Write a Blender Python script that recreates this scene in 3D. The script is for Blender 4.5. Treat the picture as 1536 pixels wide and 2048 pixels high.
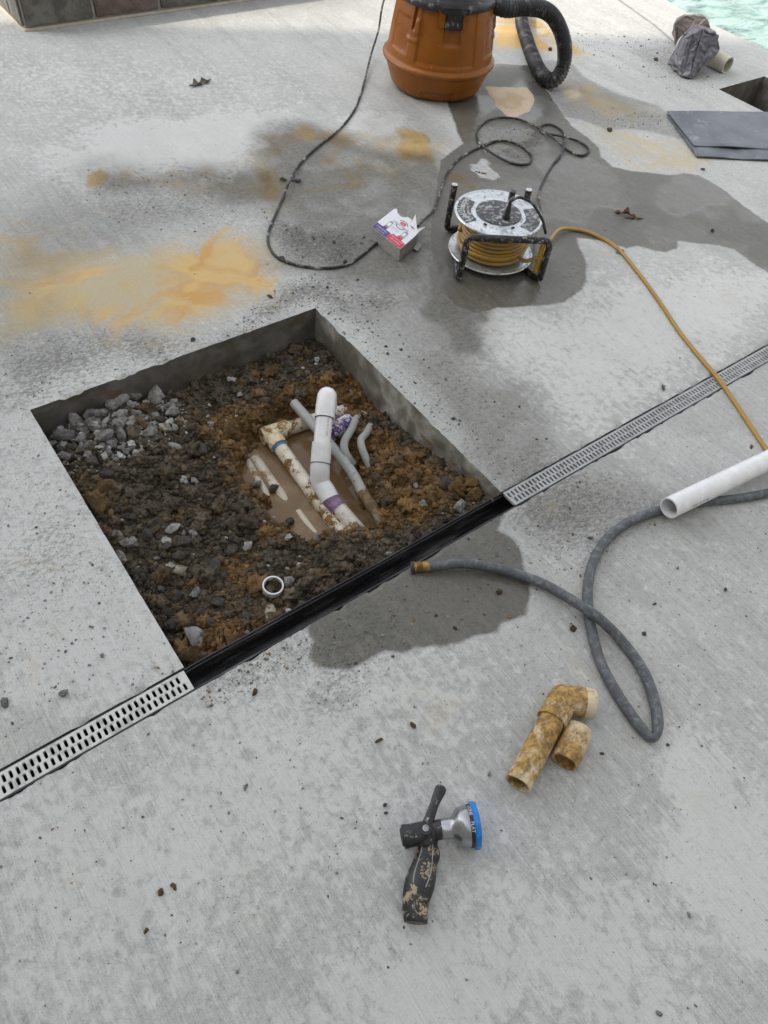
import bpy, bmesh, math, random
import numpy as np
from mathutils import Vector, Matrix, noise as mnoise

random.seed(7); rng = np.random.default_rng(7)
sc = bpy.context.scene
col = sc.collection
for o in list(bpy.data.objects): bpy.data.objects.remove(o)

# ------------------------------------------------------------------ camera
CAM_H = 1.5
FPX = 1439.0                       # focal length in pixels of the 1536x2048 photograph
R = np.array([[0.80551439, 0.42031886, -0.41770638],
              [-0.58618894, 0.66841664, -0.4578228],
              [0.08677034, 0.61363772, 0.78480549]])
cam = bpy.data.cameras.new('camera'); camo = bpy.data.objects.new('camera', cam); col.objects.link(camo)
cam.sensor_fit = 'VERTICAL'; cam.sensor_height = 36.0; cam.lens = 36.0 * FPX / 2048
cam.clip_start = 0.02; cam.clip_end = 600
M = Matrix(R.tolist()).to_4x4(); M.translation = (0, 0, CAM_H); camo.matrix_world = M
sc.camera = camo
sc.render.resolution_x = 768; sc.render.resolution_y = 1024

# ------------------------------------------------------------------ sky, sun, exposure
SUN_AZ = Vector((-0.908, 0.419)).normalized(); SUN_EL = math.radians(40)
world = bpy.data.worlds.new('World'); sc.world = world; world.use_nodes = True
wn = world.node_tree; wn.nodes.clear()
wo = wn.nodes.new('ShaderNodeOutputWorld'); wb = wn.nodes.new('ShaderNodeBackground')
sky = wn.nodes.new('ShaderNodeTexSky'); sky.sky_type = 'NISHITA'; sky.sun_disc = False
sky.sun_elevation = SUN_EL; sky.sun_rotation = math.atan2(SUN_AZ.x, SUN_AZ.y)
sky.air_density = 1.0; sky.dust_density = 3.0; sky.ozone_density = 1.0
hs = wn.nodes.new('ShaderNodeHueSaturation'); hs.inputs['Saturation'].default_value = 0.17
wn.links.new(sky.outputs[0], hs.inputs['Color']); wn.links.new(hs.outputs[0], wb.inputs['Color'])
wb.inputs['Strength'].default_value = 0.15
wn.links.new(wb.outputs[0], wo.inputs['Surface'])
sun = bpy.data.lights.new('sun', 'SUN'); suno = bpy.data.objects.new('sun', sun); col.objects.link(suno)
sun.energy = 1.4; sun.angle = math.radians(1.0); sun.color = (1.0, 0.90, 0.74)
sdir = Vector((SUN_AZ.x * math.cos(SUN_EL), SUN_AZ.y * math.cos(SUN_EL), math.sin(SUN_EL)))
suno.rotation_euler = sdir.to_track_quat('Z', 'Y').to_euler(); suno.location = sdir * 30
vs = sc.view_settings
vs.view_transform = 'Standard'; vs.look = 'None'; vs.gamma = 1.0; vs.use_curve_mapping = False
vs.exposure = 1.36

# ------------------------------------------------------------------ helpers
def G(px, py, z=0.0):
    """world point at height z seen at photo pixel (survey of the place)"""
    d = R @ np.array([px - 768.0, -(py - 1024.0), -FPX]); t = (z - CAM_H) / d[2]
    return Vector((d[0] * t, d[1] * t, z))
def Gn(pts, z=0.0): return np.array([G(p[0], p[1], z)[:2] for p in pts])

def hash2(ix, iy, seed):
    h = (ix.astype(np.int64) * 374761393 + iy.astype(np.int64) * 668265263 + seed * 974711) & 0xffffffff
    h = ((h ^ (h >> 13)) * 1274126177) & 0xffffffff
    return ((h ^ (h >> 16)) & 0xffff) / 65535.0
def vnoise(x, y, seed=0):
    ix = np.floor(x); iy = np.floor(y); fx = x - ix; fy = y - iy
    fx = fx * fx * (3 - 2 * fx); fy = fy * fy * (3 - 2 * fy)
    a = hash2(ix, iy, seed); b = hash2(ix + 1, iy, seed); c_ = hash2(ix, iy + 1, seed); d = hash2(ix + 1, iy + 1, seed)
    return (a + (b - a) * fx) * (1 - fy) + (c_ + (d - c_) * fx) * fy
def fbm(x, y, s, octv=4, seed=0):
    t = 0; a = 0.5; n = 0
    for k in range(octv):
        t = t + a * vnoise(x * s + 17.3 * k, y * s - 9.1 * k, seed + k); n += a; a *= 0.5; s *= 2.03
    return t / n                                   # 0..1
def sdf(x, y, poly):
    """signed distance to a polygon, negative inside"""
    d = np.full(x.shape, 1e9); inside = np.zeros(x.shape, bool); n = len(poly)
    for i in range(n):
        ax, ay = poly[i]; bx, by = poly[(i + 1) % n]
        ex, ey = bx - ax, by - ay; wx, wy = x - ax, y - ay
        t = np.clip((wx * ex + wy * ey) / (ex * ex + ey * ey + 1e-12), 0, 1)
        d = np.minimum(d, (wx - ex * t) ** 2 + (wy - ey * t) ** 2)
        cnd = ((ay > y) != (by > y)) & (x < (bx - ax) * (y - ay) / (by - ay + 1e-12) + ax)
        inside ^= cnd
    d = np.sqrt(d); return np.where(inside, -d, d)
def soft(d, w): 
    t = np.clip(0.5 - d / (2 * w), 0, 1); return t * t * (3 - 2 * t)

class MB:
    """collects vertices and faces of one mesh"""
    def __init__(s): s.v = []; s.f = []; s.m = []; s.cur = 0
    def add(s, vs_, fs):
        o = len(s.v); s.v += [tuple(v) for v in vs_]
        for f_ in fs: s.f.append(tuple(i + o for i in f_)); s.m.append(s.cur)
        return s
    def box(s, c, size, rot=None, bev=0.0):
        hx, hy, hz = [a / 2 for a in size]; rot = rot or Matrix.Identity(3); c = Vector(c)
        if bev <= 0:
            vv = [c + rot @ Vector((x * hx, y * hy, z * hz)) for x in (-1, 1) for y in (-1, 1) for z in (-1, 1)]
            return s.add(vv, [(0, 1, 3, 2), (4, 6, 7, 5), (0, 4, 5, 1), (2, 3, 7, 6), (0, 2, 6, 4), (1, 5, 7, 3)])
        bm = bmesh.new(); bmesh.ops.create_cube(bm, size=1)
        for v in bm.verts: v.co = Vector((v.co.x * size[0], v.co.y * size[1], v.co.z * size[2]))
        bmesh.ops.bevel(bm, geom=bm.edges[:], offset=bev, segments=2, affect='EDGES')
        bm.verts.index_update()
        s.add([c + rot @ v.co for v in bm.verts], [[v.index for v in f_.verts] for f_ in bm.faces]); bm.free(); return s
    def sweep(s, path, radii, seg=12, inner=None, cap=True, sx=1.0, sy=1.0, up=None):
        """tube along a path; inner = wall radius ratio makes it an open hollow pipe"""
        P_ = [Vector(p) for p in path]; n = len(P_)
        if not hasattr(radii, '__len__'): radii = [radii] * n
        T = []
        for i in range(n):
            t = (P_[min(i + 1, n - 1)] - P_[max(i - 1, 0)]); T.append(t.normalized())
        u = Vector(up) if up else (Vector((0, 0, 1)) if abs(T[0].z) < 0.9 else Vector((1, 0, 0)))
        u = (u - T[0] * u.dot(T[0])).normalized(); rings = []
        for i in range(n):
            u = (u - T[i] * u.dot(T[i])).normalized(); w = T[i].cross(u)
            rings.append((P_[i], u.copy(), w.copy(), radii[i]))
        vv = []; ff = []
        def ringv(rg, k=1.0): 
            p, a, b, r = rg
            return [p + (a * math.cos(2 * math.pi * j / seg) * sx + b * math.sin(2 * math.pi * j / seg) * sy) * r * k for j in range(seg)]
        for rg in rings: vv += ringv(rg)
        for i in range(n - 1):
            for j in range(seg):
                a = i * seg + j; b = i * seg + (j + 1) % seg; ff.append((a, b, b + seg, a + seg))
        if inner:
            o = len(vv)
            for rg in rings: vv += ringv(rg, inner)
            for i in range(n - 1):
                for j in range(seg):
                    a = o + i * seg + j; b = o + i * seg + (j + 1) % seg; ff.append((a, a + seg, b + seg, b))
            for j in range(seg):
                a = j; b = (j + 1) % seg; ff.append((a, o + a, o + b, b))
                a += (n - 1) * seg; b += (n - 1) * seg; ff.append((a, b, o + b, o + a))
        elif cap:
            ff.append(tuple(range(seg - 1, -1, -1))); ff.append(tuple((n - 1) * seg + j for j in range(seg)))
        return s.add(vv, ff)
    def lathe(s, prof, origin, axis=(0, 0, 1), seg=32, cap=True):
        axis = Vector(axis).normalized(); origin = Vector(origin)
        a = axis.orthogonal().normalized(); b = axis.cross(a); vv = []; ff = []; n = len(prof)
        for r, h in prof:
            for j in range(seg):
                t = 2 * math.pi * j / seg; vv.append(origin + axis * h + (a * math.cos(t) + b * math.sin(t)) * r)
        for i in range(n - 1):
            for j in range(seg):
                p = i * seg + j; q = i * seg + (j + 1) % seg; ff.append((p, q, q + seg, p + seg))
        if cap: ff.append(tuple(range(seg - 1, -1, -1))); ff.append(tuple((n - 1) * seg + j for j in range(seg)))
        return s.add(vv, ff)
    def prism(s, poly, z0, z1):
        n = len(poly); vv = [(p[0], p[1], z0) for p in poly] + [(p[0], p[1], z1) for p in poly]
        ff = [tuple(range(n - 1, -1, -1)), tuple(range(n, 2 * n))] + [(i, (i + 1) % n, n + (i + 1) % n, n + i) for i in range(n)]
        return s.add(vv, ff)
    def build(s, name, mat, parent=None, smooth=True, angle=40):
        me = bpy.data.meshes.new(name); me.from_pydata(s.v, [], s.f)
        for m_ in (mat if isinstance(mat, (list, tuple)) else [mat]): me.materials.append(m_)
        if isinstance(mat, (list, tuple)): me.polygons.foreach_set('material_index', s.m)
        bm = bmesh.new(); bm.from_mesh(me); bmesh.ops.recalc_face_normals(bm, faces=bm.faces[:]); bm.to_mesh(me); bm.free()
        if smooth:
            me.polygons.foreach_set('use_smooth', [True] * len(me.polygons))
            try: me.set_sharp_from_angle(angle=math.radians(angle))
            except Exception: pass
        me.update(); return link(name, me, parent)
def link(name, me, parent=None):
    o = bpy.data.objects.new(name, me); col.objects.link(o)
    if parent: o.parent = parent
    return o
def np_mesh(name, verts, quads, mat, smooth=True, attrs=None):
    me = bpy.data.meshes.new(name); nv = len(verts); nf = len(quads); k = quads.shape[1]
    me.vertices.add(nv); me.vertices.foreach_set('co', verts.astype(np.float32).ravel())
    me.loops.add(nf * k); me.loops.foreach_set('vertex_index', quads.astype(np.int32).ravel())
    me.polygons.add(nf); me.polygons.foreach_set('loop_start', np.arange(0, nf * k, k, dtype=np.int32))
    me.polygons.foreach_set('loop_total', np.full(nf, k, dtype=np.int32))
    me.polygons.foreach_set('use_smooth', np.full(nf, smooth))
    if mat: me.materials.append(mat)
    for n_, a in (attrs or {}).items():
        at = me.attributes.new(n_, 'FLOAT', 'POINT'); at.data.foreach_set('value', a.astype(np.float32))
    me.update(calc_edges=True); me.validate(); return me
def tag(o, label=None, cat=None, group=None, kind=None):
    if label: o['label'] = label
    if cat: o['category'] = cat
    if group: o['group'] = group
    if kind: o['kind'] = kind
    return o
def empty(name, loc=(0, 0, 0)):
    o = bpy.data.objects.new(name, None); col.objects.link(o); o.location = loc; o.empty_display_size = 0.05; return o
def adopt(root):
    """parts were modelled in world space: keep them there under a root at the thing's base"""
    for o in bpy.data.objects:
        if o.parent == root and o.type == 'MESH': o.matrix_parent_inverse = Matrix.Translation(root.location).inverted()
def catmull(pts, step=0.01, closed=False):
    P_ = [Vector(p) for p in pts]; out = []; n = len(P_)
    for i in range(n - 1):
        p0 = P_[max(i - 1, 0)]; p1 = P_[i]; p2 = P_[i + 1]; p3 = P_[min(i + 2, n - 1)]
        k = max(2, int((p2 - p1).length / step))
        for j in range(k):
            t = j / k
            out.append(0.5 * ((2 * p1) + (p2 - p0) * t + (2 * p0 - 5 * p1 + 4 * p2 - p3) * t * t + (3 * p1 - p0 - 3 * p2 + p3) * t ** 3))
    out.append(P_[-1]); return out
def text_mesh(s, size, extrude=0.0):
    cu = bpy.data.curves.new('t', 'FONT'); cu.body = s; cu.size = size; cu.align_x = 'CENTER'; cu.align_y = 'CENTER'
    cu.extrude = extrude; cu.resolution_u = 3
    o = bpy.data.objects.new('t', cu); col.objects.link(o); dg = bpy.context.evaluated_depsgraph_get()
    me = bpy.data.meshes.new_from_object(o.evaluated_get(dg)); bpy.data.objects.remove(o)
    vv = [v.co.copy() for v in me.vertices]; ff = [tuple(p.vertices) for p in me.polygons]; bpy.data.meshes.remove(me); return vv, ff

# ------------------------------------------------------------------ material builder
class MT:
    def __init__(s, name, rough=0.6, spec=0.5, metal=0.0):
        s.mat = bpy.data.materials.new(name); s.mat.use_nodes = True; s.t = s.mat.node_tree
        s.b = s.t.nodes['Principled BSDF']; s.set('Roughness', rough); s.set('Specular IOR Level', spec); s.set('Metallic', metal)
    def set(s, k, v):
        if hasattr(v, 'is_linked') or hasattr(v, 'links'): s.t.links.new(v, s.b.inputs[k])
        else: s.b.inputs[k].default_value = v if not (isinstance(v, tuple) and len(v) == 3) else (*v, 1)
        return s
    def node(s, ty, **kw):
        n = s.t.nodes.new(ty)
        for k, v in kw.items(): setattr(n, k, v)
        return n
    def inp(s, n, k, v):
        if hasattr(v, 'links'): s.t.links.new(v, n.inputs[k])
        else: n.inputs[k].default_value = v if not (isinstance(v, tuple) and len(v) == 3 and n.inputs[k].type == 'RGBA') else (*v, 1)
    def obj(s): return s.node('ShaderNodeTexCoord').outputs['Object']
    def pos(s): return s.node('ShaderNodeNewGeometry').outputs['Position']
    def rnd(s): return s.node('ShaderNodeObjectInfo').outputs['Random']
    def attr(s, a): return s.node('ShaderNodeAttribute', attribute_name=a).outputs['Fac']
    def mapv(s, v, scale=(1, 1, 1), rot=(0, 0, 0), loc=(0, 0, 0)):
        n = s.node('ShaderNodeMapping'); s.inp(n, 0, v); n.inputs['Scale'].default_value = scale
        n.inputs['Rotation'].default_value = rot; n.inputs['Location'].default_value = loc; return n.outputs[0]
    def noise(s, v, scale, detail=4, rough=0.55, dist=0.0):
        n = s.node('ShaderNodeTexNoise'); s.inp(n, 'Vector', v); s.inp(n, 'Scale', scale); s.inp(n, 'Detail', detail)
        s.inp(n, 'Roughness', rough); s.inp(n, 'Distortion', dist); return n.outputs['Fac']
    def voro(s, v, scale, feature='F1', out='Distance', rand=1.0):
        n = s.node('ShaderNodeTexVoronoi', feature=feature); s.inp(n, 'Vector', v); s.inp(n, 'Scale', scale)
        n.inputs['Randomness'].default_value = rand; return n.outputs[out]
    def step(s, v, lo, hi, a=0.0, b=1.0):
        n = s.node('ShaderNodeMapRange'); n.interpolation_type = 'SMOOTHSTEP'; s.inp(n, 0, v)
        n.inputs[1].default_value = lo; n.inputs[2].default_value = hi; n.inputs[3].default_value = a; n.inputs[4].default_value = b; return n.outputs[0]
    def lin(s, v, lo, hi, a=0.0, b=1.0):
        n = s.node('ShaderNodeMapRange'); s.inp(n, 0, v)
        n.inputs[1].default_value = lo; n.inputs[2].default_value = hi; n.inputs[3].default_value = a; n.inputs[4].default_value = b; return n.outputs[0]
    def m(s, op, a, b=0.0):
        n = s.node('ShaderNodeMath', operation=op); s.inp(n, 0, a); s.inp(n, 1, b); return n.outputs[0]
    def mix(s, f, a, b, blend='MIX'):
        n = s.node('ShaderNodeMix', data_type='RGBA', blend_type=blend)
        for k, v in ((0, f), (6, a), (7, b)):
            if hasattr(v, 'links'): s.t.links.new(v, n.inputs[k])
            else: n.inputs[k].default_value = v if k == 0 else ((*v, 1) if len(v) == 3 else v)
        return n.outputs[2]
    def bump(s, h, strength=0.3, dist=0.002):
        n = s.node('ShaderNodeBump'); s.inp(n, 'Height', h); n.inputs['Strength'].default_value = strength
        n.inputs['Distance'].default_value = dist; s.t.links.new(n.outputs[0], s.b.inputs['Normal']); return s

def simple(name, c, rough=0.5, metal=0.0, var=0.12, scale=30, bump=0.0, dirt=None, dirt_amt=(0.55, 0.62), dirt_scale=25, spec=0.5):
    m = MT(name, rough, spec, metal); v = m.obj()
    n = m.noise(v, scale, 5)
    cc = m.mix(m.step(n, 0.35, 0.7), tuple(x * (1 - var) for x in c), tuple(min(1, x * (1 + var)) for x in c))
    if dirt:
        d = m.step(m.m('ADD', m.m('MULTIPLY', m.noise(v, dirt_scale, 5, 0.65, 0.3), 0.7), m.m('MULTIPLY', m.noise(v, dirt_scale * 5, 4, 0.75), 0.3)), dirt_amt[0] - 0.012, dirt_amt[1] - 0.005)
        cc = m.mix(d, cc, dirt)
        m.set('Roughness', m.lin(d, 0, 1, rough, 0.85))
        if metal: m.set('Metallic', m.lin(d, 0, 1, metal, 0.0))
    m.set('Base Color', cc)
    if bump: m.bump(m.noise(v, scale * 6, 4), bump, 0.001)
    return m.mat

# ------------------------------------------------------------------ concrete deck
def deck_material():
    m = MT('wet_and_dry_broomed_concrete', 0.85, 0.35); v = m.pos()
    c = m.node('ShaderNodeAttribute', attribute_name='tint').outputs['Color']
    fine = m.noise(v, 70, 4, 0.72); grain = m.noise(v, 480, 2, 0.7)
    broom = m.noise(m.mapv(v, (270, 7, 20)), 1.0, 2, 0.6); pat = m.noise(v, 17, 6, 0.76, 0.15)
    mot = m.noise(v, 34, 3, 0.6, 0.3)
    c = m.mix(m.step(mot, 0.42, 0.66, 0, 0.22), c, (0.53, 0.54, 0.53))
    c = m.mix(m.step(fine, 0.48, 0.70, 0, 0.55), c, (0.23, 0.232, 0.222))
    c = m.mix(m.step(broom, 0.50, 0.70, 0, 0.34), c, (0.64, 0.65, 0.64))
    c = m.mix(m.step(broom, 0.46, 0.30, 0, 0.26), c, (0.22, 0.225, 0.22))
    c = m.mix(m.step(grain, 0.50, 0.74, 0, 0.6), c, (0.17, 0.17, 0.162))
    c = m.mix(m.step(grain, 0.46, 0.28, 0, 0.4), c, (0.66, 0.665, 0.65))
    flk = m.noise(m.mapv(v, (48, 34, 40), (0, 0, 0.5)), 1.0, 4, 0.68, 0.35)
    bloom = m.step(m.m('ADD', m.m('ADD', m.m('MULTIPLY', flk, 0.62), m.m('MULTIPLY', pat, 0.28)), m.m('MULTIPLY', m.attr('white'), 0.36)), 0.52, 0.65, 0, 0.50)
    c = m.mix(bloom, c, (0.66, 0.668, 0.655))
    dirt = m.attr('dirt')
    fl = m.noise(m.mapv(v, (60, 110, 55), (0, 0, 0.6)), 1.0, 4, 0.78, 0.5)
    c = m.mix(m.m('MULTIPLY', m.step(m.m('ADD', fl, m.m('MULTIPLY', dirt, 0.20)), 0.60, 0.68), m.lin(dirt, 0, 1, 0.12, 0.75)), c, (0.15, 0.145, 0.135))
    pits = m.voro(v, 75); c = m.mix(m.step(pits, 0.05, 0.10, 0.55, 0.0), c, (0.10, 0.10, 0.095))
    # clay slurry colours come from 'clay' (colour) and 'clayf' (cover), broken up by fine noise
    clay = m.node('ShaderNodeAttribute', attribute_name='clay').outputs['Color']
    strk = m.noise(m.mapv(v, (26, 90, 30), (0, 0, 0.75)), 1.0, 4, 0.7, 0.9)
    cf = m.m('ADD', m.m('ADD', m.attr('clayf'), m.m('MULTIPLY', m.m('SUBTRACT', strk, 0.5), 0.75)), m.m('MULTIPLY', m.m('SUBTRACT', m.m('ADD', m.m('MULTIPLY', fine, 0.5), m.m('MULTIPLY', pat, 0.5)), 0.5), 0.55))
    c = m.mix(m.step(cf, 0.06, 0.95, 0, 0.95), c, m.mix(m.step(strk, 0.50, 0.66, 0, 0.45), m.mix(m.step(fine, 0.45, 0.7, 0, 0.35), clay, (0.42, 0.36, 0.25)), (0.52, 0.43, 0.26)))
    jl = m.attr('joint'); c = m.mix(m.m('MULTIPLY', jl, 0.75), c, (0.10, 0.095, 0.09))
    # wetness: crisp shore line for standing water, soft for damp
    edge = m.m('MULTIPLY', m.m('SUBTRACT', pat, 0.5), 0.03)
    wet = m.step(m.m('ADD', m.attr('wet'), edge), 0.007, -0.007)
    w = m.m('MAXIMUM', wet, m.m('MULTIPLY', m.attr('damp'), m.lin(fine, 0.3, 0.7, 0.80, 1.0)))
    dark = m.mix(1.0, c, (0.288, 0.274, 0.242), 'MULTIPLY')
    c = m.mix(w, c, dark)
    m.set('Base Color', c)
    film = m.m('MULTIPLY', wet, m.attr('film'))
    r = m.lin(w, 0, 1, 0.88, 0.48)
    r = m.m('SUBTRACT', r, m.m('MULTIPLY', film, m.lin(pat, 0.35, 0.65, 0.24, 0.40)))
    m.set('Roughness', r); m.set('Specular IOR Level', m.lin(wet, 0, 1, 0.3, 0.5))
    h = m.m('ADD', m.m('MULTIPLY', broom, 0.5), m.m('ADD', m.m('MULTIPLY', fine, 0.8), m.m('MULTIPLY', grain, 0.25)))
    h = m.m('ADD', h, m.m('MULTIPLY', m.m('MULTIPLY', fl, dirt), 1.6))
    h = m.m('MULTIPLY', h, m.lin(film, 0, 1, 1.0, 0.15))
    m.bump(h, 0.8, 0.0024)
    return m.mat

PIT = (0.164, 1.115, 0.7595, 1.704)     # x0 x1 y0 y1 of the cut-out
SLOT = (0.697, 0.7595)                  # drain slot in y
HOLE = (4.06, 4.485, 1.93, 2.258)       # second cut-out by the pool
POOL_X = 4.86
def pool_edge(y): return POOL_X + 0.10 * np.clip((y - 2.9) / 0.5, 0, 1.5) ** 2 + 0.012 * np.sin(y * 5.0)

def axis_lines(parts, snaps):
    a = []
    for lo, hi, st in parts: a += list(np.arange(lo, hi - 1e-6, st))
    a = np.array(sorted(set(np.round(a, 5))))
    for s_ in snaps:
        i = np.abs(a - s_).argmin(); a[i] = s_
    return np.unique(a)
xs = axis_lines([(-14, -2, 2.0), (-2, -0.6, 0.2), (-0.6, 2.6, 0.008), (2.6, POOL_X + 0.015, 0.016)], [PIT[0], PIT[1], HOLE[0], HOLE[1], POOL_X])
xs = xs[xs <= POOL_X + 1e-6]
ys = axis_lines([(-12, -2, 2.0), (-2, -0.6, 0.2), (-0.6, 2.4, 0.008), (2.4, 4.5, 0.016), (4.5, 6, 0.25), (6, 30, 3)], [SLOT[0], SLOT[1], PIT[3], HOLE[2], HOLE[3]])
X, Y = np.meshgrid(xs, ys, indexing='ij'); fx = X.ravel(); fy = Y.ravel()

WETA = [(895,205),(915,263),(926,288),(880,320),(866,400),(858,470),(868,560),(905,610),(950,628),(994,616),(1030,614),(1094,609),(1130,605),(1139,596),(1153,587),(1166,578),(1173,555),(1171,519),(1157,496),(1153,476),(1175,478),(1202,482),(1234,491),(1252,496),(1275,491),(1307,500),(1329,505),(1352,496),(1356,482),(1397,487),(1438,491),(1470,500),(1501,523),(1536,546),(1620,590),(1620,490),(1536,446),(1497,419),(1474,401),(1452,383),(1424,365),(1397,351),(1366,346),(1343,351),(1302,346),(1261,342),(1225,333),(1202,315),(1198,297),(1175,274),(1148,256),(1130,235),(1112,205),(1085,170),(1062,129),(1039,131),(1008,127),(985,129),(940,150)]
WETB = [(1062,140),(1100,120),(1148,129),(1166,152),(1198,170),(1234,188),(1275,199),(1316,211),(1332,224),(1400,262),(1361,279),(1329,270),(1284,260),(1248,258),(1216,260),(1193,251),(1157,238),(1130,234),(1112,205),(1085,170)]
DRY1 = [(935,328),(958,315),(980,319),(990,337),(1007,355),(990,365),(953,355)]
WETC = [(616,1253),(623,1281),(623,1316),(637,1334),(665,1341),(700,1341),(725,1329),(757,1309),(771,1300),(806,1306),(831,1295),(869,1293),(922,1286),(947,1274),(996,1267),(1006,1246),(1049,1232),(1056,1211),(1063,1190),(1056,1155),(1047,1127),(1043,1102),(1024,1077),(996,1060),(1010,1030),(990,1010),(800,1120),(640,1210)]
def S(px): return sdf(fx, fy, Gn(px))
wA = np.maximum(S(WETA), -(S(DRY1) + (fbm(fx, fy, 14, 4, 301) - 0.42) * 0.10)); wB = S(WETB); wC = S(WETC)
wet = np.minimum(wA, wC)
wl = fbm(fx, fy, 3.0, 4, 3)
damp = np.zeros_like(fx)
for px, w_, a in [([(700,330),(880,310),(930,420),(960,600),(992,616),(986,640),(976,668),(984,700),(880,700),(800,600),(720,520),(690,420)], 0.07, 0.95),
                  ([(640,600),(870,560),(1000,625),(990,700),(1010,770),(1075,850),(1110,900),(1010,985)], 0.12, 0.72),
                  ([(975,640),(990,720),(1050,800),(1120,870),(1150,885),(1060,950),(1000,880),(930,740)], 0.08, 0.55),
                  ([(540,262),(620,245),(720,275),(900,300),(880,470),(880,590),(760,600),(600,520),(560,420),(470,410),(380,385),(190,390),(180,345),(390,335),(480,330)], 0.12, 1.0),
                  ([(0,420),(140,385),(330,390),(420,430),(300,470),(120,520),(0,580)], 0.14, 0.5),
                  ([(1060,975),(1200,905),(1250,950),(1330,1010),(1220,1060),(1120,1090),(1040,1060)], 0.10, 0.55),
                  ([(0,560),(200,640),(330,680),(250,730),(0,780)], 0.12, 0.30),
                  ([(800,150),(870,215),(900,215),(910,300),(740,310),(700,250)], 0.12, 0.40),
                  ([(390,1350),(470,1310),(600,1260),(640,1250),(620,1290),(420,1395)], 0.03, 0.35)]:
    damp = np.maximum(damp, a * soft(S(px) + (wl - 0.5) * 0.3, w_))
damp = np.maximum(damp, 0.62 * soft(wB, 0.012))
damp = np.maximum(damp, 0.5 * soft(np.minimum(np.abs(fy - SLOT[0]), np.abs(fy - SLOT[1])) + (wl - 0.45) * 0.08, 0.02) * (fx > 1.0))
def field(lst, amp=0.16, seed=20):
    f = np.zeros_like(fx); n1 = fbm(fx, fy, 5, 4, seed) - 0.5
    for px, w_, a in lst: f = np.maximum(f, a * soft(S(px) + n1 * amp, w_))
    return f
ochre = field([([(109,561),(198,522),(232,527),(218,551),(148,566),(99,571)], 0.05, 0.85),
               ([(336,497),(406,462),(475,467),(534,507),(549,542),(534,576),(465,596),(435,645),(396,665),(317,655),(198,655),(139,616),(148,606),(297,616),(317,566)], 0.13, 0.92),
               ([(985,40),(1040,50),(1100,85),(1150,125),(1110,105),(1040,95),(990,100)], 0.07, 0.85), ([(20,610),(60,580),(120,560),(110,600),(60,640)], 0.06, 0.55)], 0.10)
tan = field([([(0,470),(110,480),(230,500),(340,500),(420,455),(540,490),(565,540),(520,600),(440,660),(330,690),(150,650),(60,680),(0,690)], 0.16, 0.85),
             ([(1100,160),(1170,165),(1310,220),(1320,250),(1200,235),(1130,220)], 0.10, 0.60),
             ([(1135,240),(1260,262),(1390,290),(1420,320),(1390,345),(1250,330),(1200,290)], 0.08, 0.55),
             ([(680,255),(760,250),(930,280),(900,300),(760,330)], 0.08, 0.45),
             ([(1010,300),(1040,260),(1010,240),(960,300)], 0.05, 0.2),
             ([(840,1380),(930,1370),(950,1440),(880,1480),(820,1440)], 0.07, 0.34),
             ([(1100,1010),(1180,1020),(1200,1050),(1100,1060)], 0.05, 0.3)], 0.12, 31)
must = field([([(170,345),(400,335),(530,270),(600,240),(740,262),(930,285),(880,350),(700,400),(560,430),(300,400)], 0.16, 0.42), ([(0,400),(90,430),(240,470),(120,540),(0,560)], 0.14, 0.34),
              ([(540,262),(600,247),(700,268),(722,284),(690,300),(640,285),(580,300),(550,310)], 0.12, 1.0),
              ([(630,300),(680,305),(715,345),(715,385),(680,350),(620,330)], 0.10, 0.95),
              ([(480,350),(560,325),(585,390),(520,405)], 0.14, 0.95),
              ([(370,345),(430,335),(450,355),(390,362)], 0.09, 0.8),
              ([(176,350),(200,338),(222,352),(205,370),(180,370)], 0.03, 0.8), ([(178,412),(205,405),(222,420),(200,434)], 0.03, 0.8),
              ([(801,266),(850,269),(858,283),(847,303),(821,326),(795,315)], 0.07, 1.15),
              ([(770,345),(800,300),(870,280),(930,290),(880,330),(800,360)], 0.12, 0.75),
              ([(900,335),(960,365),(1010,390),(960,400),(895,365)], 0.09, 0.85),
              ([(985,45),(1040,50),(1090,75),(1140,120),(1185,140),(1150,90),(1090,40),(1000,20)], 0.12, 0.9),
              ([(0,440),(60,450),(50,490),(0,500)], 0.06, 0.35),
              ([(700,1000),(960,960),(1010,985),(985,1010)], 0.02, 0.0)], 0.10, 44)
peach = field([([(968,172),(1053,174),(1066,197),(1062,224),(1021,240),(990,212)], 0.06, 0.9),
               ([(1112,178),(1160,172),(1172,195),(1130,208)], 0.05, 0.55)], 0.05, 52)
white = 0.25 * fbm(fx, fy, 0.9, 3, 60) + field([([(100,300),(260,250),(430,240),(560,225),(520,290),(430,330),(330,310),(150,370),(60,340)], 0.2, 0.75),
        ([(40,790),(250,735),(300,735),(100,810)], 0.10, 0.95), ([(0,830),(70,830),(330,1290),(300,1330),(0,1400)], 0.15, 0.55),
        ([(0,1640),(500,1350),(900,1330),(700,1700),(0,2048)], 0.25, 0.42), ([(1380,1560),(1536,1640),(1536,1850),(1400,1760)], 0.12, 0.75),
        ([(1000,1880),(1250,1830),(1270,2040),(1000,2040)], 0.15, 0.6), ([(640,1980),(1000,1850),(1100,2048),(560,2048)], 0.15, 0.55),
        ([(0,130),(300,120),(600,130),(700,200),(520,230),(300,260),(0,330)], 0.3, 0.22), ([(1010,640),(1280,540),(1536,560),(1536,650),(1150,860)], 0.2, 0.55), ([(720,240),(800,240),(790,280),(720,285)], 0.06, 0.8), ([(1000,620),(1300,560),(1380,640),(1120,850)], 0.15, 0.4)], 0.3, 66)
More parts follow.
